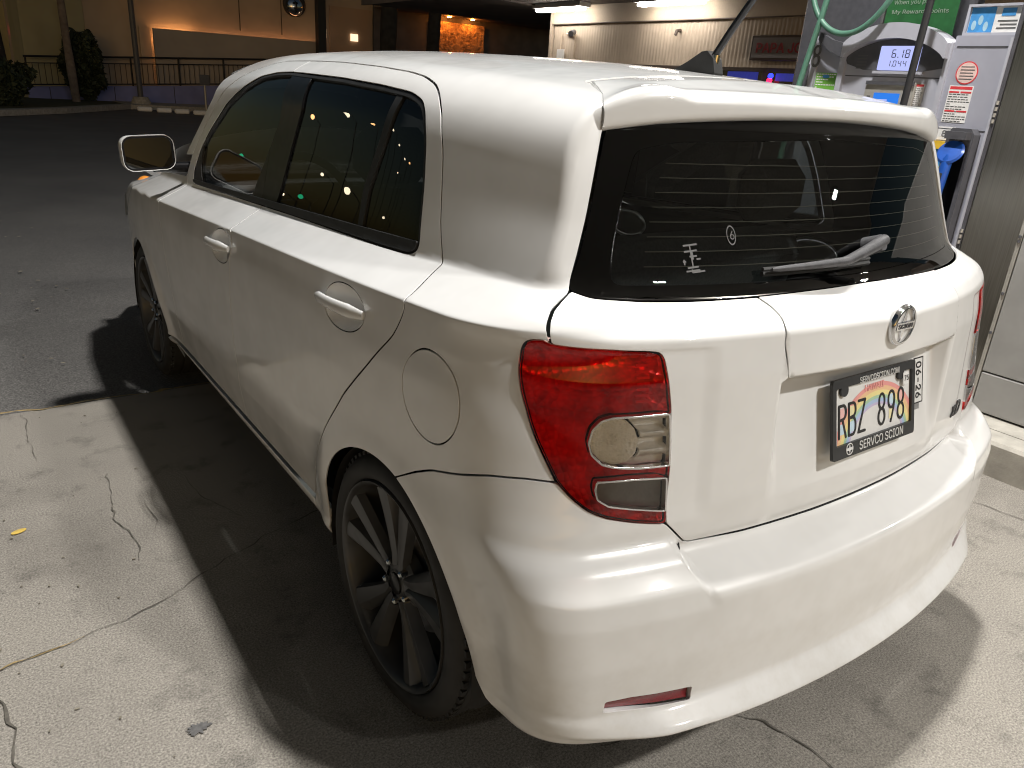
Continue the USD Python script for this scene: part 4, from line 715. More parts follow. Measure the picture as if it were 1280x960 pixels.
# ---- quarter panels and roof
TAIL3 = np.array([(-.742, .261, 1.026), (-.758, .280, 1.024), (-.763, .287, 1.009), (-.769, .285, .969), (-.769, .274, .931), (-.764, .249, .878), (-.759, .236, .854), (-.750, .217, .821), (-.738, .197, .785), (-.722, .176, .761), (-.697, .155, .738), (-.666, .139, .724),
                  (-.614, .122, .710), (-.552, .106, .698), (-.554, .110, .727), (-.550, .119, .808), (-.552, .130, .884), (-.553, .134, .909), (-.560, .145, .959), (-.567, .158, 1.004), (-.582, .165, 1.011), (-.657, .197, 1.016), (-.713, .233, 1.018), (-.733, .251, 1.020)])
def spread(P, k=1.5, step=.01): return gaussian_filter1d(densify(P, step, False), k, axis=0, mode='nearest')
def side_line(P): return to_side(snap(P)) * SCALE['side']
tailS = TAIL3[:9]
TG_GAP = np.array([(-.667, .292, 1.092), (-.690, .286, 1.079), (-.712, .278, 1.066), (-.729, .265, 1.050), (-.736, .256, 1.034), (-.734, .251, 1.022)])
GLASS_EDGE = np.array([(-.535, .388, 1.400), (-.564, .366, 1.338), (-.588, .346, 1.272), (-.611, .330, 1.205), (-.638, .313, 1.142), (-.667, .292, 1.092)])
upq = P_side(UPC[split:]); k0 = int(np.argmin(np.hypot(UPC[split:, 0] - .93, UPC[split:, 1] - 1.413)))
archA = arc(ARCH_Y, ARCH_Z, ARCH_R, math.radians(-4), math.radians(101.5))[:, :]
archA = archA[archA[:, 1] > .27]
rocker_end = P_side([(1.117, .262), (.985, .262)])
quarter_loop = np.vstack([side_line(upq), side_line(rocker_end), side_line(P_side(archA)),
    side_line(spread([(-.841, .507, .686), (-.838, .450, .716), (-.813, .295, .772), (-.775, .235, .784), (-.738, .197, .785)], 1)),
    side_line(spread(tailS[::-1], 1)), side_line(TG_GAP[::-1]), side_line(spread(GLASS_EDGE[::-1], 1))])
roofP = P_top(np.vstack([np.stack([np.linspace(-.47, 0, 20), .535 - .0 * np.linspace(0, 1, 20)], -1)]))
uniside = Polygon(np.vstack([side_line(P_side(UPC[:split + 1])), quarter_loop[1:], side_line(roofP),
    side_line(P_top([(0, .8), (0, 1.2), (0, 1.8), (0, 2.35)])), side_line(P_top(np.stack([np.linspace(0, -.48, 20), 2.42 - .42 * np.linspace(0, .48, 20) ** 2], -1))), side_line(P_side([(2.42, 1.30), (2.64, 1.10), (2.66, 1.07)]))])).buffer(0)
FUEL = (.461, .864)
fu = P_side(np.stack([FUEL[0] + .090 * np.cos(np.linspace(0, 2 * np.pi, 64, endpoint=False)), FUEL[1] + .088 * np.sin(np.linspace(0, 2 * np.pi, 64, endpoint=False))], -1))
fuel = Polygon(side_line(fu)).buffer(0)
centre = sbox(-9, -9, 9, math.pi / 2 * .75)
uni = uniside.intersection(centre).buffer(-.0028, join_style=1).union(uniside.intersection(sbox(.535, 1.05, 2.35, math.pi / 2 * .75)).buffer(0)).intersection(centre).difference(fuel.buffer(.0034))
s = skin('side', uni, .0095, 0, .004, hems=True)
# the fold along the centre line is not wanted where the two halves meet, and roof and quarter panel part along a smooth line
v, f, n = s; c = v[f].mean(1)
keep = np.abs(v[f][:, :, 0]).max(1) > .0006
is_roof = (c[:, 2] > 1.395 + .02 * (c[:, 1] < .9)) & (np.abs(c[:, 0]) < .61)
def sub(s, m): v, f, n = s; f = f[m]; u, i = np.unique(f, return_inverse=True); return v[u], i.reshape(f.shape), n[u]
q_ = sub(s, keep & ~is_roof); r_ = sub(s, keep & is_roof)
c2 = q_[0][q_[1]].mean(1); fwd_ = c2[:, 1] > 1.9
both('windscreen_pillar', sub(q_, fwd_), 'white_paint'); QP = both('quarter_panel', sub(q_, ~fwd_), 'white_paint')
m_ = mirrored(r_); r2 = (np.vstack([r_[0], m_[0]]), np.vstack([r_[1], m_[1] + len(r_[0])]), np.vstack([r_[2], m_[2]]))
ROOFP = add(CAR, 'roof', r2, 'white_paint')
fd = skin('side', fuel, .006, .0010, .004)
for par, f_ in ((QP[0], fd),): add(par, 'fuel_door', f_, 'white_paint')
# rocker panels and front wings
rock = side_poly(np.vstack([[(1.117, .225), (1.117, .308)], np.stack([np.linspace(1.117, 2.56, 40), np.linspace(.308, .298, 40)], -1), [(2.76, .29), (2.76, .225)]]))
both('sill_panel', skin('side', rock, .012, .0015, .02), 'white_paint')
fa = arc(FARCH_Y, ARCH_Z, ARCH_R, math.radians(186), math.radians(-3), 60)
wing = side_poly(np.vstack([FRONT[::-1][:-1], [(2.61, .995), (2.75, .985), (3.0, .965), (3.3, .925), (3.55, .86), (3.70, .78), (3.72, .60), (3.62, .40)], fa[::-1][:-2], [(2.77, .30)]]))
both('front_wing', skin('side', wing, .011, .0026, .004), 'white_paint')
# ---------------------------------------------------------------- the rear: bumper, tailgate, glass, lamps
def rear_line(P): return to_rear(snap(P))
def rear_face(P): P = np.asarray(P, float); return to_rear(P_rear(P[:, [0, 2]])) * SCALE['rear']      # by (x, z) on the rear face * SCALE['rear']
def mir(P): return np.asarray(P)[::-1] * [-1, 1, 1]
TGB = spread([(-.499, .098, .644), (-.364, .075, .638), (-.242, .066, .637), (-.152, .057, .636), (0, .056, .636)], 1)
TGB = np.vstack([TGB, mir(TGB)[1:]])
tail_low = TAIL3[8:14]
bumper_top_l = np.vstack([spread([(-.845, .5725, .645), (-.841, .507, .686), (-.838, .450, .716), (-.813, .295, .772), (-.775, .235, .784), (-.738, .197, .785)], 1), spread(tail_low, 1), spread([(-.552, .106, .698), (-.525, .102, .671), (-.499, .098, .644)], 1)])
archB = arc(ARCH_Y, ARCH_Z, ARCH_R, math.radians(101.5), math.radians(185), 40); archB = np.vstack([archB[archB[:, 1] > .345], [(.296, .330), (.284, .312), (.264, .297), (.238, .286)]])
ab = P_side(archB[::-1])                                            # from the bottom up to the gap
low = np.stack([-np.linspace(0, 1, 60) * 1.15, 0 * np.linspace(0, 1, 60) + .262], -1)
bott = np.stack([np.zeros(0), np.zeros(0)], -1)
bl = np.vstack([rear_line(ab), rear_line(bumper_top_l), rear_face(TGB[1:-1]), rear_line(mir(bumper_top_l)), rear_line(mir(ab))])
th_end = bl[0][0]
bump = Polygon(np.vstack([bl, [(-th_end + .05, .277), (-th_end + .10, .276), (th_end - .10, .276), (th_end - .05, .277)]])).buffer(0)
REFL = [(-.685, .064, .386), (-.685, .064, .366), (-.63, .047, .360), (-.584, .035, .356), (-.514, .018, .352), (-.514, .018, .374), (-.588, .035, .380), (-.64, .05, .386)]
refl = Polygon(rear_line(REFL)).buffer(.002)
BUMPER = add(CAR, 'rear_bumper', skin('rear', bump.difference(refl.union(affinity.scale(refl, -1, 1, origin=(0, 0)))), .0075, .0024, .012), 'white_paint')
rs = skin('rear', refl, .006, .0012, .012, offset=-.009)
add(BUMPER, 'reflector', rs, 'red_reflex'); add(BUMPER, 'reflector', mirrored(rs), 'red_reflex')
# tailgate
tg_l = np.vstack([TG_GAP, spread(np.vstack([TAIL3[-1:], TAIL3[::-1][1:11]]), 1), spread([(-.552, .106, .698), (-.525, .102, .671), (-.499, .098, .644)], 1)])
GB = spread([(-.667, .292, 1.092), (-.64, .270, 1.083), (-.560, .232, 1.079), (-.458, .196, 1.078), (-.334, .173, 1.079), (-.210, .156, 1.081), (0, .146, 1.083)], 1)
gate = Polygon(np.vstack([rear_face(GB[::-1]), rear_line(tg_l), rear_face(TGB[1:-1]), rear_line(mir(tg_l)), rear_face((GB * [-1, 1, 1])[:-1])])).buffer(0)
GARN = P_rear(rounded([(-.335, 1.10), (-.325, 1.078), (-.315, 1.066), (-.318, 1.050), (-.322, 1.010), (-.312, .9445), (.312, .9445), (.322, 1.010), (.318, 1.050), (.315, 1.066), (.325, 1.078), (.335, 1.10)], .012))
garn = Polygon(rear_line(GARN)).buffer(0)
GATE = add(CAR, 'tailgate', skin('rear', gate.difference(garn), .006, .0024, .006), 'white_paint')
add(GATE, 'garnish', skin('rear', gate.intersection(garn), .006, .0016, .006), 'white_paint')
# rear glass with its dark printed border, heater lines and stickers
ge = spread(GLASS_EDGE[1:], 1); top = P_rear(np.stack([np.linspace(-.55, .55, 40), 1.358 + .035 * (1 - (np.linspace(-1, 1, 40)) ** 2)], -1))
glass = Polygon(np.vstack([rear_face(GB), rear_face(mir(GB)), rear_face(ge[::-1] * [-1, 1, 1]), rear_face(top[::-1]), rear_face(ge)])).buffer(0)
view = Polygon(rear_line(P_rear(rounded([(-.592, 1.100), (-.575, 1.16), (-.535, 1.26), (-.508, 1.318), (-.42, 1.334), (0, 1.350), (.42, 1.334), (.508, 1.318), (.535, 1.26), (.575, 1.16), (.592, 1.100), (0, 1.097)], .03)))).buffer(0)
add(GATE, 'glass_border', skin('rear', glass.difference(view), .012, .0015, .006, offset=-.003), 'frit_black')
add(GATE, 'rear_window', skin('rear', view, .02, 0, .003, offset=-.003, hems=False), 'rear_glass')
for k in range(8):
    z = 1.128 + k * .0245; xw = np.interp(z, [1.105, 1.16, 1.26, 1.312], [.53, .515, .475, .44])
    P = P_rear(np.stack([np.linspace(-xw, xw, 40), np.full(40, z)], -1)); N = normal_of(P)
    part(GATE, 'heater_line', tube(P - N * .0050, .0007, 4, False), 'heater_line')
def decal(mesh, x, z, up, mat, name, off=.0006):
    """A flat print laid on the glass."""
    p = P_rear([(x, z)])[0]; n = normal_of(p[None])[0]; X = np.array([1, 0, 0]) - n * n[0]; X /= np.linalg.norm(X); Y = np.cross(n, X)
    X2, Y2 = X * up[0] + Y * up[1], -X * up[1] + Y * up[0]
    return part(GATE, name, frame(mesh, p - n * .003 + n * off, X2, Y2), mat)
st = [bx(-.016, .014, -.0015, .0015, 0, .0004)]
for (x0, x1, y) in ((-.014, .016, .047), (-.014, .014, .036), (-.004, .012, .026), (-.012, .012, .006), (-.003, .024, -.003), (.010, .019, .020), (-.020, -.013, .018)): st.append(bx(x0, x1, y - .0016, y + .0016, 0, .0004))
for (xx, y0, y1) in ((0, .006, .047), (-.003, -.004, .003), (.003, .02, .036), (-.017, .012, .022)): st.append(bx(xx - .0014, xx + .0014, y0, y1, 0, .00045))
decal(shift(cat_(st), (0, -.022, 0)), -.428, 1.140, (1, 0), 'decal_white', 'window_decal')
ring = Point(0, 0).buffer(.017).difference(Point(0, 0).buffer(.0145))
decal(cat_([slab(affinity.scale(ring, .62, 1.1), .0004), shift(text('6', .016, .0004), (-.005, -.008, 0))]), -.332, 1.178, (1, 0), 'decal_white', 'window_sticker')
# tail lamps
tail = Polygon(rear_line(spread(np.vstack([TAIL3, TAIL3[:1]]), .8))).buffer(0)
def rpoly(P): return Polygon(rear_line(spread(np.vstack([P, P[:1]]), .5, .006))).buffer(0)
CIRC = rpoly(np.array([(-.605, .142, .856), (-.611, .140, .834), (-.629, .143, .819), (-.651, .152, .815), (-.672, .163, .821), (-.687, .174, .837), (-.691, .181, .858), (-.685, .182, .879), (-.671, .177, .895), (-.650, .167, .901), (-.629, .156, .895), (-.612, .147, .878)]))
REV = rpoly(np.array([(-.648, .163, .901), (-.609, .150, .901), (-.557, .135, .902), (-.554, .127, .855), (-.553, .121, .810), (-.608, .135, .811), (-.650, .151, .815)]))
LOW = rpoly(np.array([(-.682, .160, .789), (-.622, .136, .790), (-.557, .118, .786), (-.556, .110, .724), (-.621, .128, .737), (-.665, .143, .747), (-.682, .153, .759), (-.685, .159, .777)]))
clear = CIRC.union(REV).buffer(.0005)
dome_c = np.array(CIRC.centroid.coords[0])
def bulge(q, P):
    w = (q * SCALE['rear'] - dome_c) / [.050, .046]; return -.016 * np.clip(1 - (w ** 2).sum(1), 0, 1) + .016 * np.exp(-(w ** 2).sum(1) / .03)
def prism(q, P):                                                    # stepped reflector bowls behind the red lens
    e_ = np.clip(shapely.distance(shapely.points(q * SCALE['rear']), tail.exterior) / .020, 0, 1)
    return -.002 - .016 * e_ + e_ * .006 * np.sin(P[:, 2] * 120) * (P[:, 2] > .905) + e_ * .010 * np.exp(-(((P[:, 2] - .965) / .03) ** 2 + ((P[:, 0] + .66) / .05) ** 2))
tl = {'housing': skin('rear', tail.difference(clear.buffer(.001)).difference(LOW.buffer(.001)), .007, .003, .02, offset=-.002, lift=prism), 'red_lens': skin('rear', tail.difference(clear).difference(LOW), .007, .0022, .006, offset=.004),
      'reversing_lens': skin('rear', clear, .006, .0006, .004, offset=.0035), 'clear_rim': skin('rear', clear.buffer(.0016).difference(clear.buffer(-.0004)), .006, 0, .012, offset=.0046),
      'lower_lens': skin('rear', LOW, .007, .0006, .004, offset=.0035), 'lower_rim': skin('rear', LOW.buffer(.0015).difference(LOW.buffer(-.0003)), .006, 0, .012, offset=.0046),
      'reversing_bowl': skin('rear', CIRC.buffer(-.002), .006, 0, .014, offset=-.004, lift=bulge), 'reversing_reflector': skin('rear', REV.difference(CIRC.buffer(.003)), .006, .0005, .006, offset=-.012, lift=lambda q, P: .007 * np.sign(np.sin(P[:, 2] * 190)) ),
      'lower_reflector': skin('rear', LOW, .007, .0005, .006, offset=-.014)}
for side in (0, 1):
    g_ = (lambda s: s) if side == 0 else mirrored
    T_ = add(CAR, 'tail_lamp', g_(tl['housing']), 'red_reflector')
    sl_ = []
    for k in range(7): sl_.append(bx(-.012, .012, -.0022, .0022, 0, .004))
    p0_ = P_rear([(-.602, .925 + .0105 * k) for k in range(7)]); n0_ = normal_of(p0_)
    rb = cat_([frame(sl_[k], p0_[k] - n0_[k] * .012, np.cross([0, 0, 1], n0_[k]), np.cross(n0_[k], np.cross([0, 0, 1], n0_[k]))) for k in range(7)])
    part(T_, 'prism_row', rb if side == 0 else trimesh.Trimesh(rb.vertices * [-1, 1, 1], rb.faces[:, ::-1], process=False), 'lamp_reflector')
    for nm, mt in (('red_lens', 'red_lens'), ('reversing_lens', 'clear_lens'), ('clear_rim', 'chrome'), ('lower_lens', 'smoked_lens'), ('lower_rim', 'chrome'), ('reversing_bowl', 'reversing_reflector'), ('reversing_reflector', 'lamp_reflector'), ('lower_reflector', 'lamp_reflector')):
        add(T_, nm, g_(tl[nm]), mt)
# spoiler, lofted from left to right
us = np.linspace(-1, 1, 81); rows = []
for u in us:
    a = abs(u); x = .572 * u; e = max(0, a - .80) / .20
    yr = .262 + .30 * x * x; zt = 1.428 - .012 * a ** 2 - .022 * e ** 2 + .004 * sstep(.70, .78, a) * (1 - e); zb = 1.386 - .034 * a ** 2 - .006 * e
    ys = .535; zs = float(P_top([(x, ys)])[0][2]) if a < .84 else float(P_top([(.48 * np.sign(u), ys)])[0][2]) - .05 * (a - .84)
    lipz = -.0075 * (1 - sstep(.70, .78, a))
    g = P_rear([(x * .90, 1.352 + .030 * (1 - a ** 2))])[0]
    XE = lambda y: np.interp(y, [.35, .365, .415, .50, .535], [.572, .570, .530, .478, .460])
    zs = float(P_top([(u * .46, ys)])[0][2]); yw = .42; zw = float(P_top([(u * XE(yw), yw)])[0][2]) * a ** 4 + (1 - a ** 4) * ((ys - yw) / (ys - yr) * zt + (yw - yr) / (ys - yr) * zs + .004)
    ctrl = [(ys, zs - .020), (ys - .003, zs - .001), (ys - .03, zs - .002), (yw, zw + .002), (yr + .05 if a < .75 else max(yr + .02, .385), zt + .003), (yr + .018, zt + .002 + lipz * .3), (yr + .004, zt - .006 + lipz), (yr - .001, zt - .020), (yr, zb + .008), (yr + .006, zb), (yr + .03, zb - .004), (g[1] + .004, max(g[2] - .0, zb - .012)), (g[1] + .03, g[2] + .02)]
    c = densify(ctrl, .004, False); c = gaussian_filter1d(c, 1.6, axis=0, mode='nearest'); d = np.r_[0, np.cumsum(np.linalg.norm(np.diff(c, axis=0), axis=1))]
    t = np.linspace(0, d[-1], 56); Y_ = np.interp(t, d, c[:, 0]); rows.append(np.stack([u * XE(Y_), Y_, np.interp(t, d, c[:, 1])], -1))
G = np.array(rows); nu, nt = G.shape[:2]; V = G.reshape(-1, 3); I = np.arange(nu * nt).reshape(nu, nt)
Fq = np.concatenate([np.stack([I[:-1, :-1], I[:-1, 1:], I[1:, 1:]], -1).reshape(-1, 3), np.stack([I[:-1, :-1], I[1:, 1:], I[1:, :-1]], -1).reshape(-1, 3)])
caps = []
for r, fl in ((0, False), (nu - 1, True)):
    c = len(V); V = np.vstack([V, V[I[r]].mean(0)]); a, b = I[r], np.roll(I[r], -1)
    caps.append(np.stack([a, b, np.full(nt, c)], -1) if fl else np.stack([b, a, np.full(nt, c)], -1))
sp = trimesh.Trimesh(V, np.vstack([Fq] + caps), process=False); sp.fix_normals()
SPOIL = part(CAR, 'roof_spoiler', sp, 'white_paint', 42)
# emblem
E0 = P_rear([(0, 1.017)])[0]; En = normal_of(E0[None])[0]; EY = np.cross(En, [1, 0, 0])
def onrear(m, x, z, off=0., parent=GATE, name='badge', mat='chrome', smooth=40, n=None):
    p = P_rear([(x, z)])[0]; nn = normal_of(p[None])[0] if n is None else n; X = np.array([1, 0, 0]) - nn * nn[0]; X /= np.linalg.norm(X)
    return part(parent, name, frame(m, p + nn * off, X, np.cross(nn, X)), mat, smooth)
ringp = [(.0335, -.004), (.0335, .004), (.035, .0065), (.0375, .0065), (.0405, .0045), (.042, .001), (.042, -.004), (.0335, -.004)]
EM = onrear(lathe(ringp, 64), 0, 1.017, .002, GATE, 'emblem', 'chrome')
star = Polygon([(0, .036), (.0095, 0), (0, -.036), (-.0095, 0)]); barp = sbox(-.0365, -.0085, .0365, .0085)
def ridge(poly, h):                                                 # a bevelled raised shape
    base = slab(poly, h * .55); topm = shift(slab(affinity.scale(poly, .86, .9), h * .4), (0, 0, h * .55)); return cat_([base, topm])
onrear(ridge(star, .005), 0, 1.017, .001, EM, 'emblem_star', 'chrome', False)
onrear(ridge(barp, .008), 0, 1.017, .001, EM, 'emblem_bar', 'chrome', False)
wd = text('SCION', .0085, .0008, True, .052); wd.apply_translation((-.026, -.0042, 0)); onrear(wd, 0, 1.017, .0088, EM, 'emblem_lettering', 'badge_grey', False)
onrear(shift(slab(Point(0, 0).buffer(.034), .001), (0, 0, 0)), 0, 1.017, .0005, EM, 'emblem_back', 'white_paint', False)
# model badge near the right lamp
bd = text('xD', .034, .003, True, .062); bd.apply_transform(np.array([[1, .25, 0, 0], [0, 1, 0, 0], [0, 0, 1, 0], [0, 0, 0, 1.]])); onrear(shift(bd, (-.03, -.017, 0)), .452, .735, .001, GATE, 'model_badge', 'badge_grey', False)
# number plate in its dealer frame
PLN = np.array([0, -.972, .235]); PLN = PLN / np.linalg.norm(PLN); PX_ = np.array([1., 0, 0]); PY_ = np.cross(PLN, PX_); PO = np.array([0, .078, .828]) + PLN * .012
def onplate(m, x, y, off, parent, name, mat): return part(parent, name, frame(shift(m, (x, y, 0)), PO + PLN * off, PX_, PY_), mat)
W2, H2 = .156, .082
PLATE = onplate(slab(sbox(-.150, -.075, .150, .075).buffer(.003), .002), 0, 0, 0, CAR, 'number_plate', 'plate_white')
fr = sbox(-W2 + .006, -H2 + .006, W2 - .006, H2 - .006).buffer(.006).difference(sbox(-.140, -.050, .140, .060).buffer(.004))
tabs = MultiPolygon([Point(-.115, .058).buffer(.013), Point(.098, .058).buffer(.012)])
FR = onplate(slab(fr.union(tabs), .007), 0, 0, .001, PLATE, 'plate_frame', 'frame_black')
onplate(text('SERVCO SCION', .0185, .001, False, .170), -.062, -.0755, .008, FR, 'frame_lettering', 'frame_letter')
lg = Point(0, 0).buffer(.0125).difference(Point(0, 0).buffer(.0105)).union(Polygon([(0, .011), (.003, 0), (0, -.011), (-.003, 0)])).union(sbox(-.011, -.0028, .011, .0028))
onplate(slab(lg, .001), -.098, -.066, .008, FR, 'frame_logo', 'frame_letter')
onplate(text('SERVCOSCION.COM', .0125, .001, False, .150), -.062, .0635, .008, FR, 'frame_lettering', 'frame_letter')
for k, (r0, r1, mt) in enumerate(((.130, .139, 'rainbow_red'), (.121, .130, 'rainbow_orange'), (.111, .121, 'rainbow_yellow'), (.104, .111, 'rainbow_green'), (.096, .104, 'rainbow_blue'), (.091, .096, 'rainbow_violet'))):
    band = Point(0, -.085).buffer(r1, 48).difference(Point(0, -.085).buffer(r0, 48)).intersection(sbox(-.14, -.055, .14, .062)); band = affinity.scale(band, 1.15, 1, origin=(0, 0))
    onplate(slab(band.intersection(sbox(-.145, -.055, .145, .06)), .0003), .012, 0, .0021 + k * .00002, PLATE, 'rainbow_band', mt)
onplate(text('HAWAII', .0135, .0005, True, .072), -.034, .041, .0028, PLATE, 'state_name', 'rainbow_red')
CW, CH, TH = .024, .066, .0058
def glyph(ch):
    """Tall narrow plate characters drawn as strokes."""
    w, h = CW, CH; L = []
    def arcp(cx, cy, rx, ry, a0, a1, n=16): return [(cx + rx * math.cos(math.radians(a)), cy + ry * math.sin(math.radians(a))) for a in np.linspace(a0, a1, n)]
    if ch in 'RB':
        L.append([(0, 0), (0, h)]); L.append([(0, h)] + arcp(w - .010, h - .014, .010, .014, 90, -90) + [(0, h - .028 - .002)])
        if ch == 'R': L.append([(w - .012, h - .029), (w, 0)])
        else: L.append([(0, h - .030)] + arcp(w - .010, .018, .010, .018, 90, -90) + [(0, 0)])
    if ch == 'Z': L.append([(0, h), (w, h), (0, 0), (w, 0)])
    if ch == '8': L.append(arcp(w / 2, h - .016, w / 2 - .0015, .016, 0, 360, 28)); L.append(arcp(w / 2, .017, w / 2, .017, 0, 360, 28))
    if ch == '9': L.append(arcp(w / 2, h - .018, w / 2, .018, 0, 360, 28)); L.append([(w, h - .018), (w * .92, h - .034), (w * .45, 0)])
    return shapely.union_all([LineString(l).buffer(TH / 2, join_style=1) for l in L])
GX = {'R': -.130, 'B': -.095, 'Z': -.060, '8': .016, '9': .054, '8b': .092}
for k, (ch, xx) in enumerate(GX.items()):
    g = glyph(ch[0]); g = affinity.translate(g, xx + .003, -.040)
    onplate(slab(g, .0012), 0, 0, .0022, PLATE, 'plate_character', 'plate_black')
    hull = affinity.translate(sbox(.004, .006, CW - .004, CH * .42), xx + .003, -.040); hull2 = affinity.translate(sbox(.004, CH * .58, CW - .006, CH - .006), xx + .003, -.040)
    if ch in ('R', 'B', '9', '8b'):
        onplate(slab(hull2, .0003), 0, 0, .00235, PLATE, 'plate_tint', ('plate_pink', 'plate_yellow', 'plate_sky', 'plate_pink')[('R', 'B', '9', '8b').index(ch)])
        onplate(slab(hull, .0003), 0, 0, .00235, PLATE, 'plate_tint', ('plate_sky', 'plate_sky', 'plate_yellow', 'plate_yellow')[('R', 'B', '9', '8b').index(ch)])
onplate(slab(sbox(0, 0, .022, .026), .0006), .104, .034, .0088, PLATE, 'year_sticker', 'frame_letter')
onplate(slab(sbox(-.0015, -.0015, .0375, .1015).difference(sbox(.001, .001, .035, .099)), .0016), .158, -.018, .0036, PLATE, 'tag_border', 'plate_black')
onplate(text('75', .011, .0004, True), .107, .042, .0095, PLATE, 'sticker_lettering', 'plate_black')
VT = onplate(slab(sbox(0, 0, .036, .100).buffer(.001), .0012), .158, -.018, .0035, PLATE, 'validation_tag', 'plate_white')
vt = text('06-26', .021, .0006, True, .082); vt.apply_transform(trimesh.transformations.rotation_matrix(-math.pi / 2, (0, 0, 1)))
onplate(shift(vt, (0, 0, 0)), .158 + .008, .074, .0048, VT, 'tag_lettering', 'plate_black')
onplate(slab(sbox(.0, .0, .034, .018), .002), .152, -.034, .0006, PLATE, 'plate_bracket', 'silver_plastic')
# rear wiper
def glass_pt(x, z, off): p = P_rear([(x, z)])[0]; return p + normal_of(p[None])[0] * off
WP = part(CAR, 'rear_wiper', tube([glass_pt(.062, 1.142, -.004), glass_pt(.062, 1.142, .034)], [.021, .017], 24), 'wiper_grey', 40)
arm = []
for k, t in enumerate(np.linspace(0, 1, 22)):
    x = .070 - .345 * t; z = 1.146 - .030 * min(1, t * 2.2) - .004 * t; arm.append(glass_pt(x, z, .034 - .010 * t + .008 * math.sin(math.pi * t)))
am = tube(arm, np.interp(np.linspace(0, 1, 22), [0, .08, .5, .95, 1], [.012, .013, .009, .0055, .003]), 14); part(WP, 'wiper_arm', am, 'wiper_grey', 50)
bl_ = [glass_pt(.040 - .325 * t, 1.1115 - .003 * t, .006) for t in np.linspace(0, 1, 20)]
part(WP, 'wiper_blade', cat_([tube(bl_, .0055, 6), tube([p + [0, 0, .009] for p in bl_], .004, 6)]), 'black_trim', 50)
# aerial on the roof
AZ = float(P_top([(0, .66)])[0][2])
fin = Polygon([(.615, 0), (.625, .030), (.645, .046), (.66, .044), (.70, .022), (.74, .004), (.745, -.004), (.615, -.006)])
fm = slab(fin.buffer(.002), .030); AER = part(CAR, 'aerial', frame(shift(fm, (0, 0, -.015)), (0, 0, AZ), (0, 1, 0), (0, 0, 1)), 'black_trim', 30)
rod = np.array([(0, .640, AZ + .010), (0, .632, AZ + .038), (0, .600, AZ + .085), (0, .545, AZ + .158), (0, .36, AZ + .40)])
part(AER, 'aerial_rod', tube(densify(rod, .02, False), np.r_[np.full(3, .0085), np.linspace(.0085, .006, len(densify(rod, .02, False)) - 3)], 10), 'gloss_black', 40)
part(AER, 'aerial_socket', tube([(0, .632, AZ - .006), (0, .628, AZ + .040)], [.012, .009], 14), 'chrome', 40)
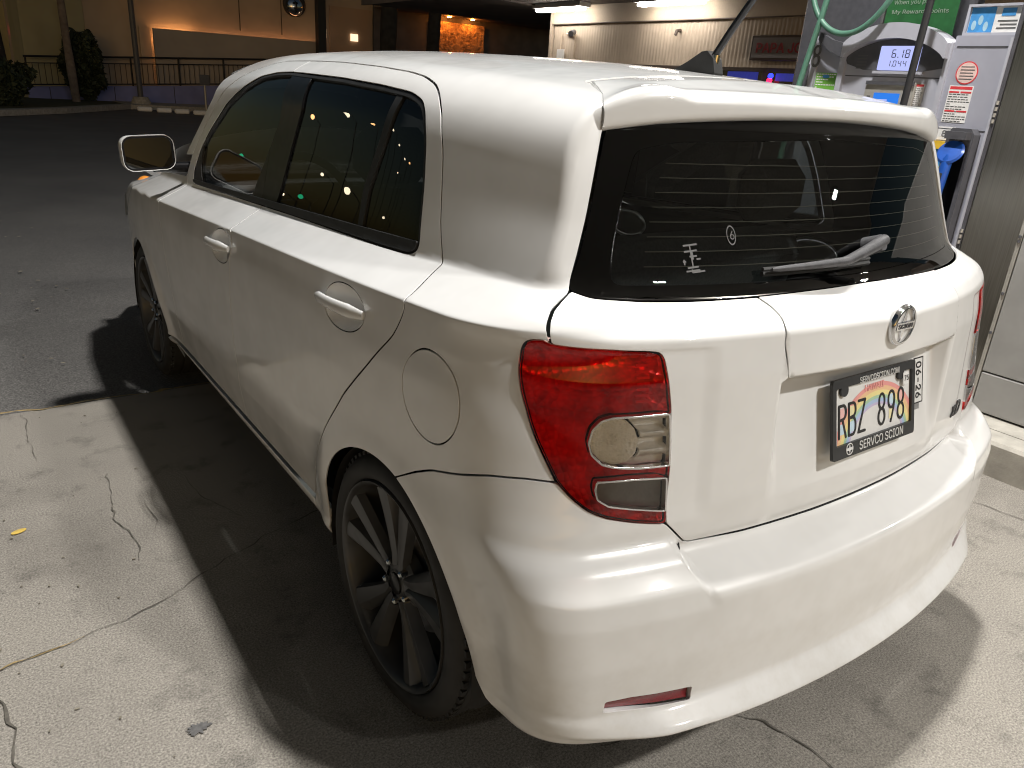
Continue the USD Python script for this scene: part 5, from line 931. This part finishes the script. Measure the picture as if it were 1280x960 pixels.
# wheels
def make_wheel(cx, cy, cz, sgn, name):
    """sgn -1: the left side's wheel, its face towards -x."""
    R = TYRE_R; w0, w1 = 0.012, .215
    prof = [(.246, .030), (.2495, .014), (.256, .006), (.270, .001), (.286, .003), (.300, .012), (.309, .026), (.3135, .034)]
    tread = []
    for a, b in ((.034, .072), (.080, .112), (.122, .152), (.160, .193)): tread += [(.3105, a - .001), (R - .0006 * (a < .04), a + .001), (R, b - .001), (.3105, b + .001)]
    prof = prof + tread[1:] + [(.309, .199), (.296, .214), (.26, .222), (.246, .20), (.246, .030)]
    ty = lathe(prof, 120, 'x')
    tp = ty.vertices; ang = np.arctan2(tp[:, 2], tp[:, 1]); rr = np.hypot(tp[:, 1], tp[:, 2])
    T = np.array([[-sgn * 1., 0, 0, cx], [0, 1, 0, cy], [0, 0, 1, cz], [0, 0, 0, 1.]])
    def put(m): m = m.copy(); m.apply_transform(T); (m.invert() if -sgn < 0 else None); return m
    blocks = []
    for k in range(72):
        a = k / 72 * 2 * math.pi
        b = bx(.022, .036, -.0075, .0075, .3055, .3152); b.apply_transform(trimesh.transformations.rotation_matrix(a, (1, 0, 0))); blocks.append(b)
    tyre_m = cat_([ty] + blocks)
    X = part(CAR, name, put(tyre_m), 'tyre_rubber', 35)
    lip = lathe([(.226, .20), (.228, .06), (.236, .016), (.242, .006), (.2475, .004), (.2495, .012), (.242, .034), (.240, .205), (.226, .20)], 96, 'x')
    RM = part(X, 'rim', put(lip), 'dark_alloy', 40)
    for k in range(5):
        for s in (-1, 1):
            a0 = k * 2 * math.pi / 5 + .30; a1 = a0 + s * .10; a2 = a0 + s * .285
            pts = []
            prof_r = [.045, .075, .12, .17, .215, .236]
            for j, r_ in enumerate(prof_r):
                t = (r_ - .045) / .191; aa = a0 + s * (.17 * (1 - t) + .23 * t) if r_ > .06 else a0 + s * .30
                wid = .024 + .034 * t; xo = .028 - .016 * t ** 1.5; th = .024
                c, sn = math.cos(aa), math.sin(aa); rad = np.array([0, c, sn]); tan = np.array([0, -sn, c])
                pts.append([np.array([xo, 0, 0]) + rad * r_ + tan * wid * q for q in (-.5, -.18, .18, .5)] + [np.array([xo + th, 0, 0]) + rad * r_ + tan * wid * q for q in (.62, -.62)])
                pts[-1][0] = pts[-1][0] + np.array([.012, 0, 0]); pts[-1][3] = pts[-1][3] + np.array([.004, 0, 0])
                if s < 0: pass
            V = np.array(pts).reshape(-1, 3); Fs = []
            for j in range(len(prof_r) - 1):
                for q in range(6):
                    a, b = j * 6 + q, j * 6 + (q + 1) % 6; Fs += [(a, b, b + 6), (a, b + 6, a + 6)]
            m = trimesh.Trimesh(V, Fs, process=False); m.fix_normals(); part(RM, 'spoke', put(m), 'dark_alloy', 30)
    hub = lathe([(0, .028), (.030, .028), (.034, .032), (.052, .036), (.070, .046), (.074, .07), (.0, .07)], 48, 'x'); part(RM, 'hub', put(hub), 'dark_alloy', 30)
    cap = lathe([(0, .020), (.018, .0205), (.026, .024), (.028, .032), (0, .032)], 32, 'x'); part(RM, 'centre_cap', put(cap), 'gloss_black', 40)
    for k in range(5):
        a = k * 2 * math.pi / 5 + .30 + math.pi / 5; nut = lathe([(0, .018), (.005, .019), (.0085, .023), (.0095, .045), (0, .045)], 6, 'x')
        part(RM, 'wheel_nut', put(shift(nut, (0, .050 * math.cos(a), .050 * math.sin(a)))), 'chrome', 20)
    disc = lathe([(.02, .085), (.135, .085), (.135, .105), (.02, .105)], 48, 'x'); part(X, 'brake_disc', put(disc), 'silver_plastic', 30)
    drum = lathe([(.0, .12), (.224, .12), (.224, .125), (.0, .125)], 48, 'x'); part(X, 'wheel_back', put(drum), 'black_liner', 30)
XF = .832
for sg in (-1, 1):
    make_wheel(sg * XF, HUBY, HUBZ, sg, 'rear_wheel')
    make_wheel(sg * (XF - .005), FHUBY, HUBZ, sg, 'front_wheel')
    for hy, nm in ((ARCH_Y, 'rear_wheel_liner'), (FARCH_Y, 'front_wheel_liner')):
        a = np.linspace(math.radians(-12), math.radians(192), 40); V = []; Fs = []
        for k, t in enumerate(a):
            for xx, rr in ((.842, .343), (.80, .350), (.55, .360)): V.append((sg * xx * (1.0 if xx < .83 else .975), hy + rr * math.cos(t), ARCH_Z + rr * math.sin(t)))
        for k in range(39):
            for q in range(2): i = k * 3 + q; Fs += [(i, i + 1, i + 4), (i, i + 4, i + 3)]
        n0 = len(V); V.append((sg * .55, hy, ARCH_Z))
        for k in range(39): Fs.append((k * 3 + 2, n0, k * 3 + 5))
        part(CAR, nm, trimesh.Trimesh(V, Fs, process=False), 'black_liner')
# underbody, nose, bonnet, windscreen, front lamps
part(CAR, 'floor_pan', cat_([bx(-.56, .56, .14, 3.74, .255, .30), bx(-.74, .74, 1.02, 2.74, .235, .292), bx(-.62, .62, .10, .30, .27, .60)]), 'black_liner')
def P_front(xz): q = np.asarray(xz, float); o = np.stack([q[:, 0], 0 * q[:, 0] + 2.6, q[:, 1]], -1); return cast(o, np.tile([0, 1., 0], (len(q), 1)), .0, 1.6)
def grid_patch(fn, a, b, n, m, gap=0):
    u, w = np.meshgrid(np.linspace(*a, n), np.linspace(*b, m), indexing='ij'); P = fn(np.stack([u.ravel(), w.ravel()], -1)); N = normal_of(P); I = np.arange(n * m).reshape(n, m)
    F_ = np.concatenate([np.stack([I[:-1, :-1], I[1:, :-1], I[1:, 1:]], -1).reshape(-1, 3), np.stack([I[:-1, :-1], I[1:, 1:], I[:-1, 1:]], -1).reshape(-1, 3)])
    if np.einsum('ij,ij->i', np.cross(P[F_[:, 1]] - P[F_[:, 0]], P[F_[:, 2]] - P[F_[:, 0]]), N[F_[:, 0]]).sum() < 0: F_ = F_[:, [0, 2, 1]]
    return P, F_, N
add(CAR, 'bonnet', grid_patch(P_top, (-.70, .70), (2.98, 3.66), 50, 30), 'white_paint')
add(CAR, 'front_bumper', grid_patch(P_front, (-.80, .80), (.24, .80), 60, 30), 'white_paint')
ws = grid_patch(P_top, (-.56, .56), (2.44, 2.98), 30, 30); add(CAR, 'windscreen', ws, 'front_glass')
for sg in (-1, 1):
    P = P_side([(3.50, .80), (3.60, .76), (3.66, .70), (3.60, .66), (3.48, .70)]) * [-sg, 1, 1]
    N0 = np.array([sg * 1., .25, .1]); m = trimesh.convex.convex_hull(np.vstack([P + N0 * .012, P - N0 * .05])); hl = part(CAR, 'headlamp', m, 'clear_lens', 30)
    part(hl, 'turn_signal', shift(trimesh.creation.icosphere(3, .042), (sg * .722, 3.44, .850)), 'amber_plastic', True)
# door mirrors
def mirror(sg):
    n = 40; out = []
    shape = affinity.scale(sbox(-.058, -.030, .058, .030).buffer(.038, 14), 1, .94)
    rings = []
    for k, (yy, sc) in enumerate(((-.002, .955), (-.006, 1.0), (.010, 1.02), (.035, .98), (.060, .86), (.080, .62), (.088, .25))):
        ext = np.array([shape.exterior.interpolate(i / n, normalized=True).coords[0] for i in range(n)]) * sc; rings.append(np.stack([ext[:, 0], np.full(n, yy), ext[:, 1]], -1))
    V = np.concatenate(rings + [[[0, .089, 0]]]); Fs = []
    for k in range(len(rings) - 1):
        for i in range(n): a, b = k * n + i, k * n + (i + 1) % n; Fs += [(a, b, b + n), (a, b + n, a + n)]
    for i in range(n): Fs.append(((len(rings) - 1) * n + i, (len(rings) - 1) * n + (i + 1) % n, len(V) - 1))
    sh = trimesh.Trimesh(V, Fs, process=False); sh.fix_normals()
    g = np.array([shape.exterior.interpolate(i / n, normalized=True).coords[0] for i in range(n)])
    rim_ = slab(shape.buffer(-.003).difference(shape.buffer(-.009)), .006); gl_ = slab(shape.buffer(-.009), .002)
    lay = lambda m, yy: frame(m, (0, yy, 0), (1, 0, 0), (0, 0, 1), (0, -1, 0))
    o = np.array([sg * .868, 2.555, 1.086]); R_ = trimesh.transformations.rotation_matrix(-sg * .14, (0, 0, 1)) @ trimesh.transformations.rotation_matrix(sg * .05, (0, 1, 0))
    def put(m): m = m.copy(); m.apply_transform(R_); m.apply_translation(o); return m
    X = part(CAR, 'door_mirror', put(sh), 'white_paint', 45)
    part(X, 'mirror_rim', put(lay(rim_, .001)), 'gloss_black'); part(X, 'mirror_glass', put(lay(gl_, .002)), 'mirror_glass')
    part(X, 'mirror_arm', tube([o + [-sg * .02, .03, -.052], o + [-sg * .08, .045, -.056], o + [-sg * .15, .06, -.058], o + [-sg * .20, .07, -.062]], [.022, .020, .021, .026], 14), 'gloss_black', 50)
for sg in (-1, 1): mirror(sg)
# cabin
def seat(x, y, back, w=.50):
    S = part(CAR, 'seat', bx(x - w / 2, x + w / 2, y, y + .50, .42, .58, .05), 'seat_cloth', 30)
    b = bx(-w / 2, w / 2, -.07, .07, 0, .60, .05); b.apply_transform(trimesh.transformations.rotation_matrix(.30, (1, 0, 0))); part(S, 'seat_back', shift(b, (x, y + .02, .50)), 'seat_cloth', 30)
    for hx in ((x,) if w < .6 else (x - .38, x + .38)): h = bx(-.13, .13, -.05, .05, 0, .17, .045); part(S, 'headrest', shift(h, (hx, y - .17, 1.10)), 'seat_cloth', 30)
seat(-.36, 1.72, 0); seat(.36, 1.72, 0); seat(0, .86, 0, 1.15)
part(CAR, 'dashboard', bx(-.70, .70, 2.42, 2.95, .55, .97, .08), 'dash_plastic', 30)
tor = trimesh.creation.torus(.185, .016, major_sections=48, minor_sections=10); tor.apply_transform(trimesh.transformations.rotation_matrix(1.15, (1, 0, 0)))
SW = part(CAR, 'steering_wheel', shift(tor, (-.36, 2.28, .93)), 'dash_plastic', True)
part(SW, 'steering_boss', tube([(-.36, 2.27, .92), (-.36, 2.50, .80)], [.06, .04], 16), 'dash_plastic', 40)
for a in (0, math.pi, -math.pi / 2): part(SW, 'wheel_spoke', tube([(-.36, 2.28, .93), (-.36 + .18 * math.cos(a), 2.28 + .18 * math.sin(a) * math.cos(1.15), .93 + .18 * math.sin(a) * math.sin(1.15))], .013, 8), 'silver_plastic', 40)
part(CAR, 'rear_view_mirror', bx(-.11, .11, 2.32, 2.35, 1.30, 1.36, .012), 'dash_plastic', 30)
hd = P_top(np.stack(np.meshgrid(np.linspace(-.50, .50, 20), np.linspace(.55, 2.30, 30), indexing='ij'), -1).reshape(-1, 2)) - [0, 0, .03]; I = np.arange(600).reshape(20, 30)
part(CAR, 'headlining', trimesh.Trimesh(hd, np.concatenate([np.stack([I[:-1, :-1], I[1:, 1:], I[1:, :-1]], -1).reshape(-1, 3), np.stack([I[:-1, :-1], I[:-1, 1:], I[1:, 1:]], -1).reshape(-1, 3)]), process=False), 'headlining_grey')

# dark inner shell behind the panel gaps
shell = uniside.union(side_poly(REAR_DOOR)).union(side_poly(FRONT_DOOR)).union(wing).difference(win_poly.buffer(.03)).difference(dishes[0].buffer(.002)).difference(dishes[1].buffer(.002)).buffer(.004).buffer(-.012)
both('inner_shell', skin('side', shell, .013, 0, .003, offset=-.0052, hems=False), 'black_liner')
rshell = gate.union(bump).union(tail).union(affinity.scale(tail, -1, 1, origin=(0, 0))).buffer(.008).buffer(-.018)
add(CAR, 'inner_shell', skin('rear', rshell.difference(tail.buffer(.004)).difference(affinity.scale(tail, -1, 1, origin=(0, 0)).buffer(.004)).difference(refl.buffer(.004)).difference(affinity.scale(refl, -1, 1, origin=(0, 0)).buffer(.004)), .011, 0, .003, offset=-.0085, hems=False), 'black_liner')

deck_ = Polygon(side_line(P_top([(-.40, .56), (-.50, .56), (-.555, .47), (-.575, .40), (-.50, .385), (-.40, .42)])))
both('spoiler_deck', skin('side', deck_.buffer(0), .02, 0, .003, offset=-.0045, hems=False), 'white_paint')
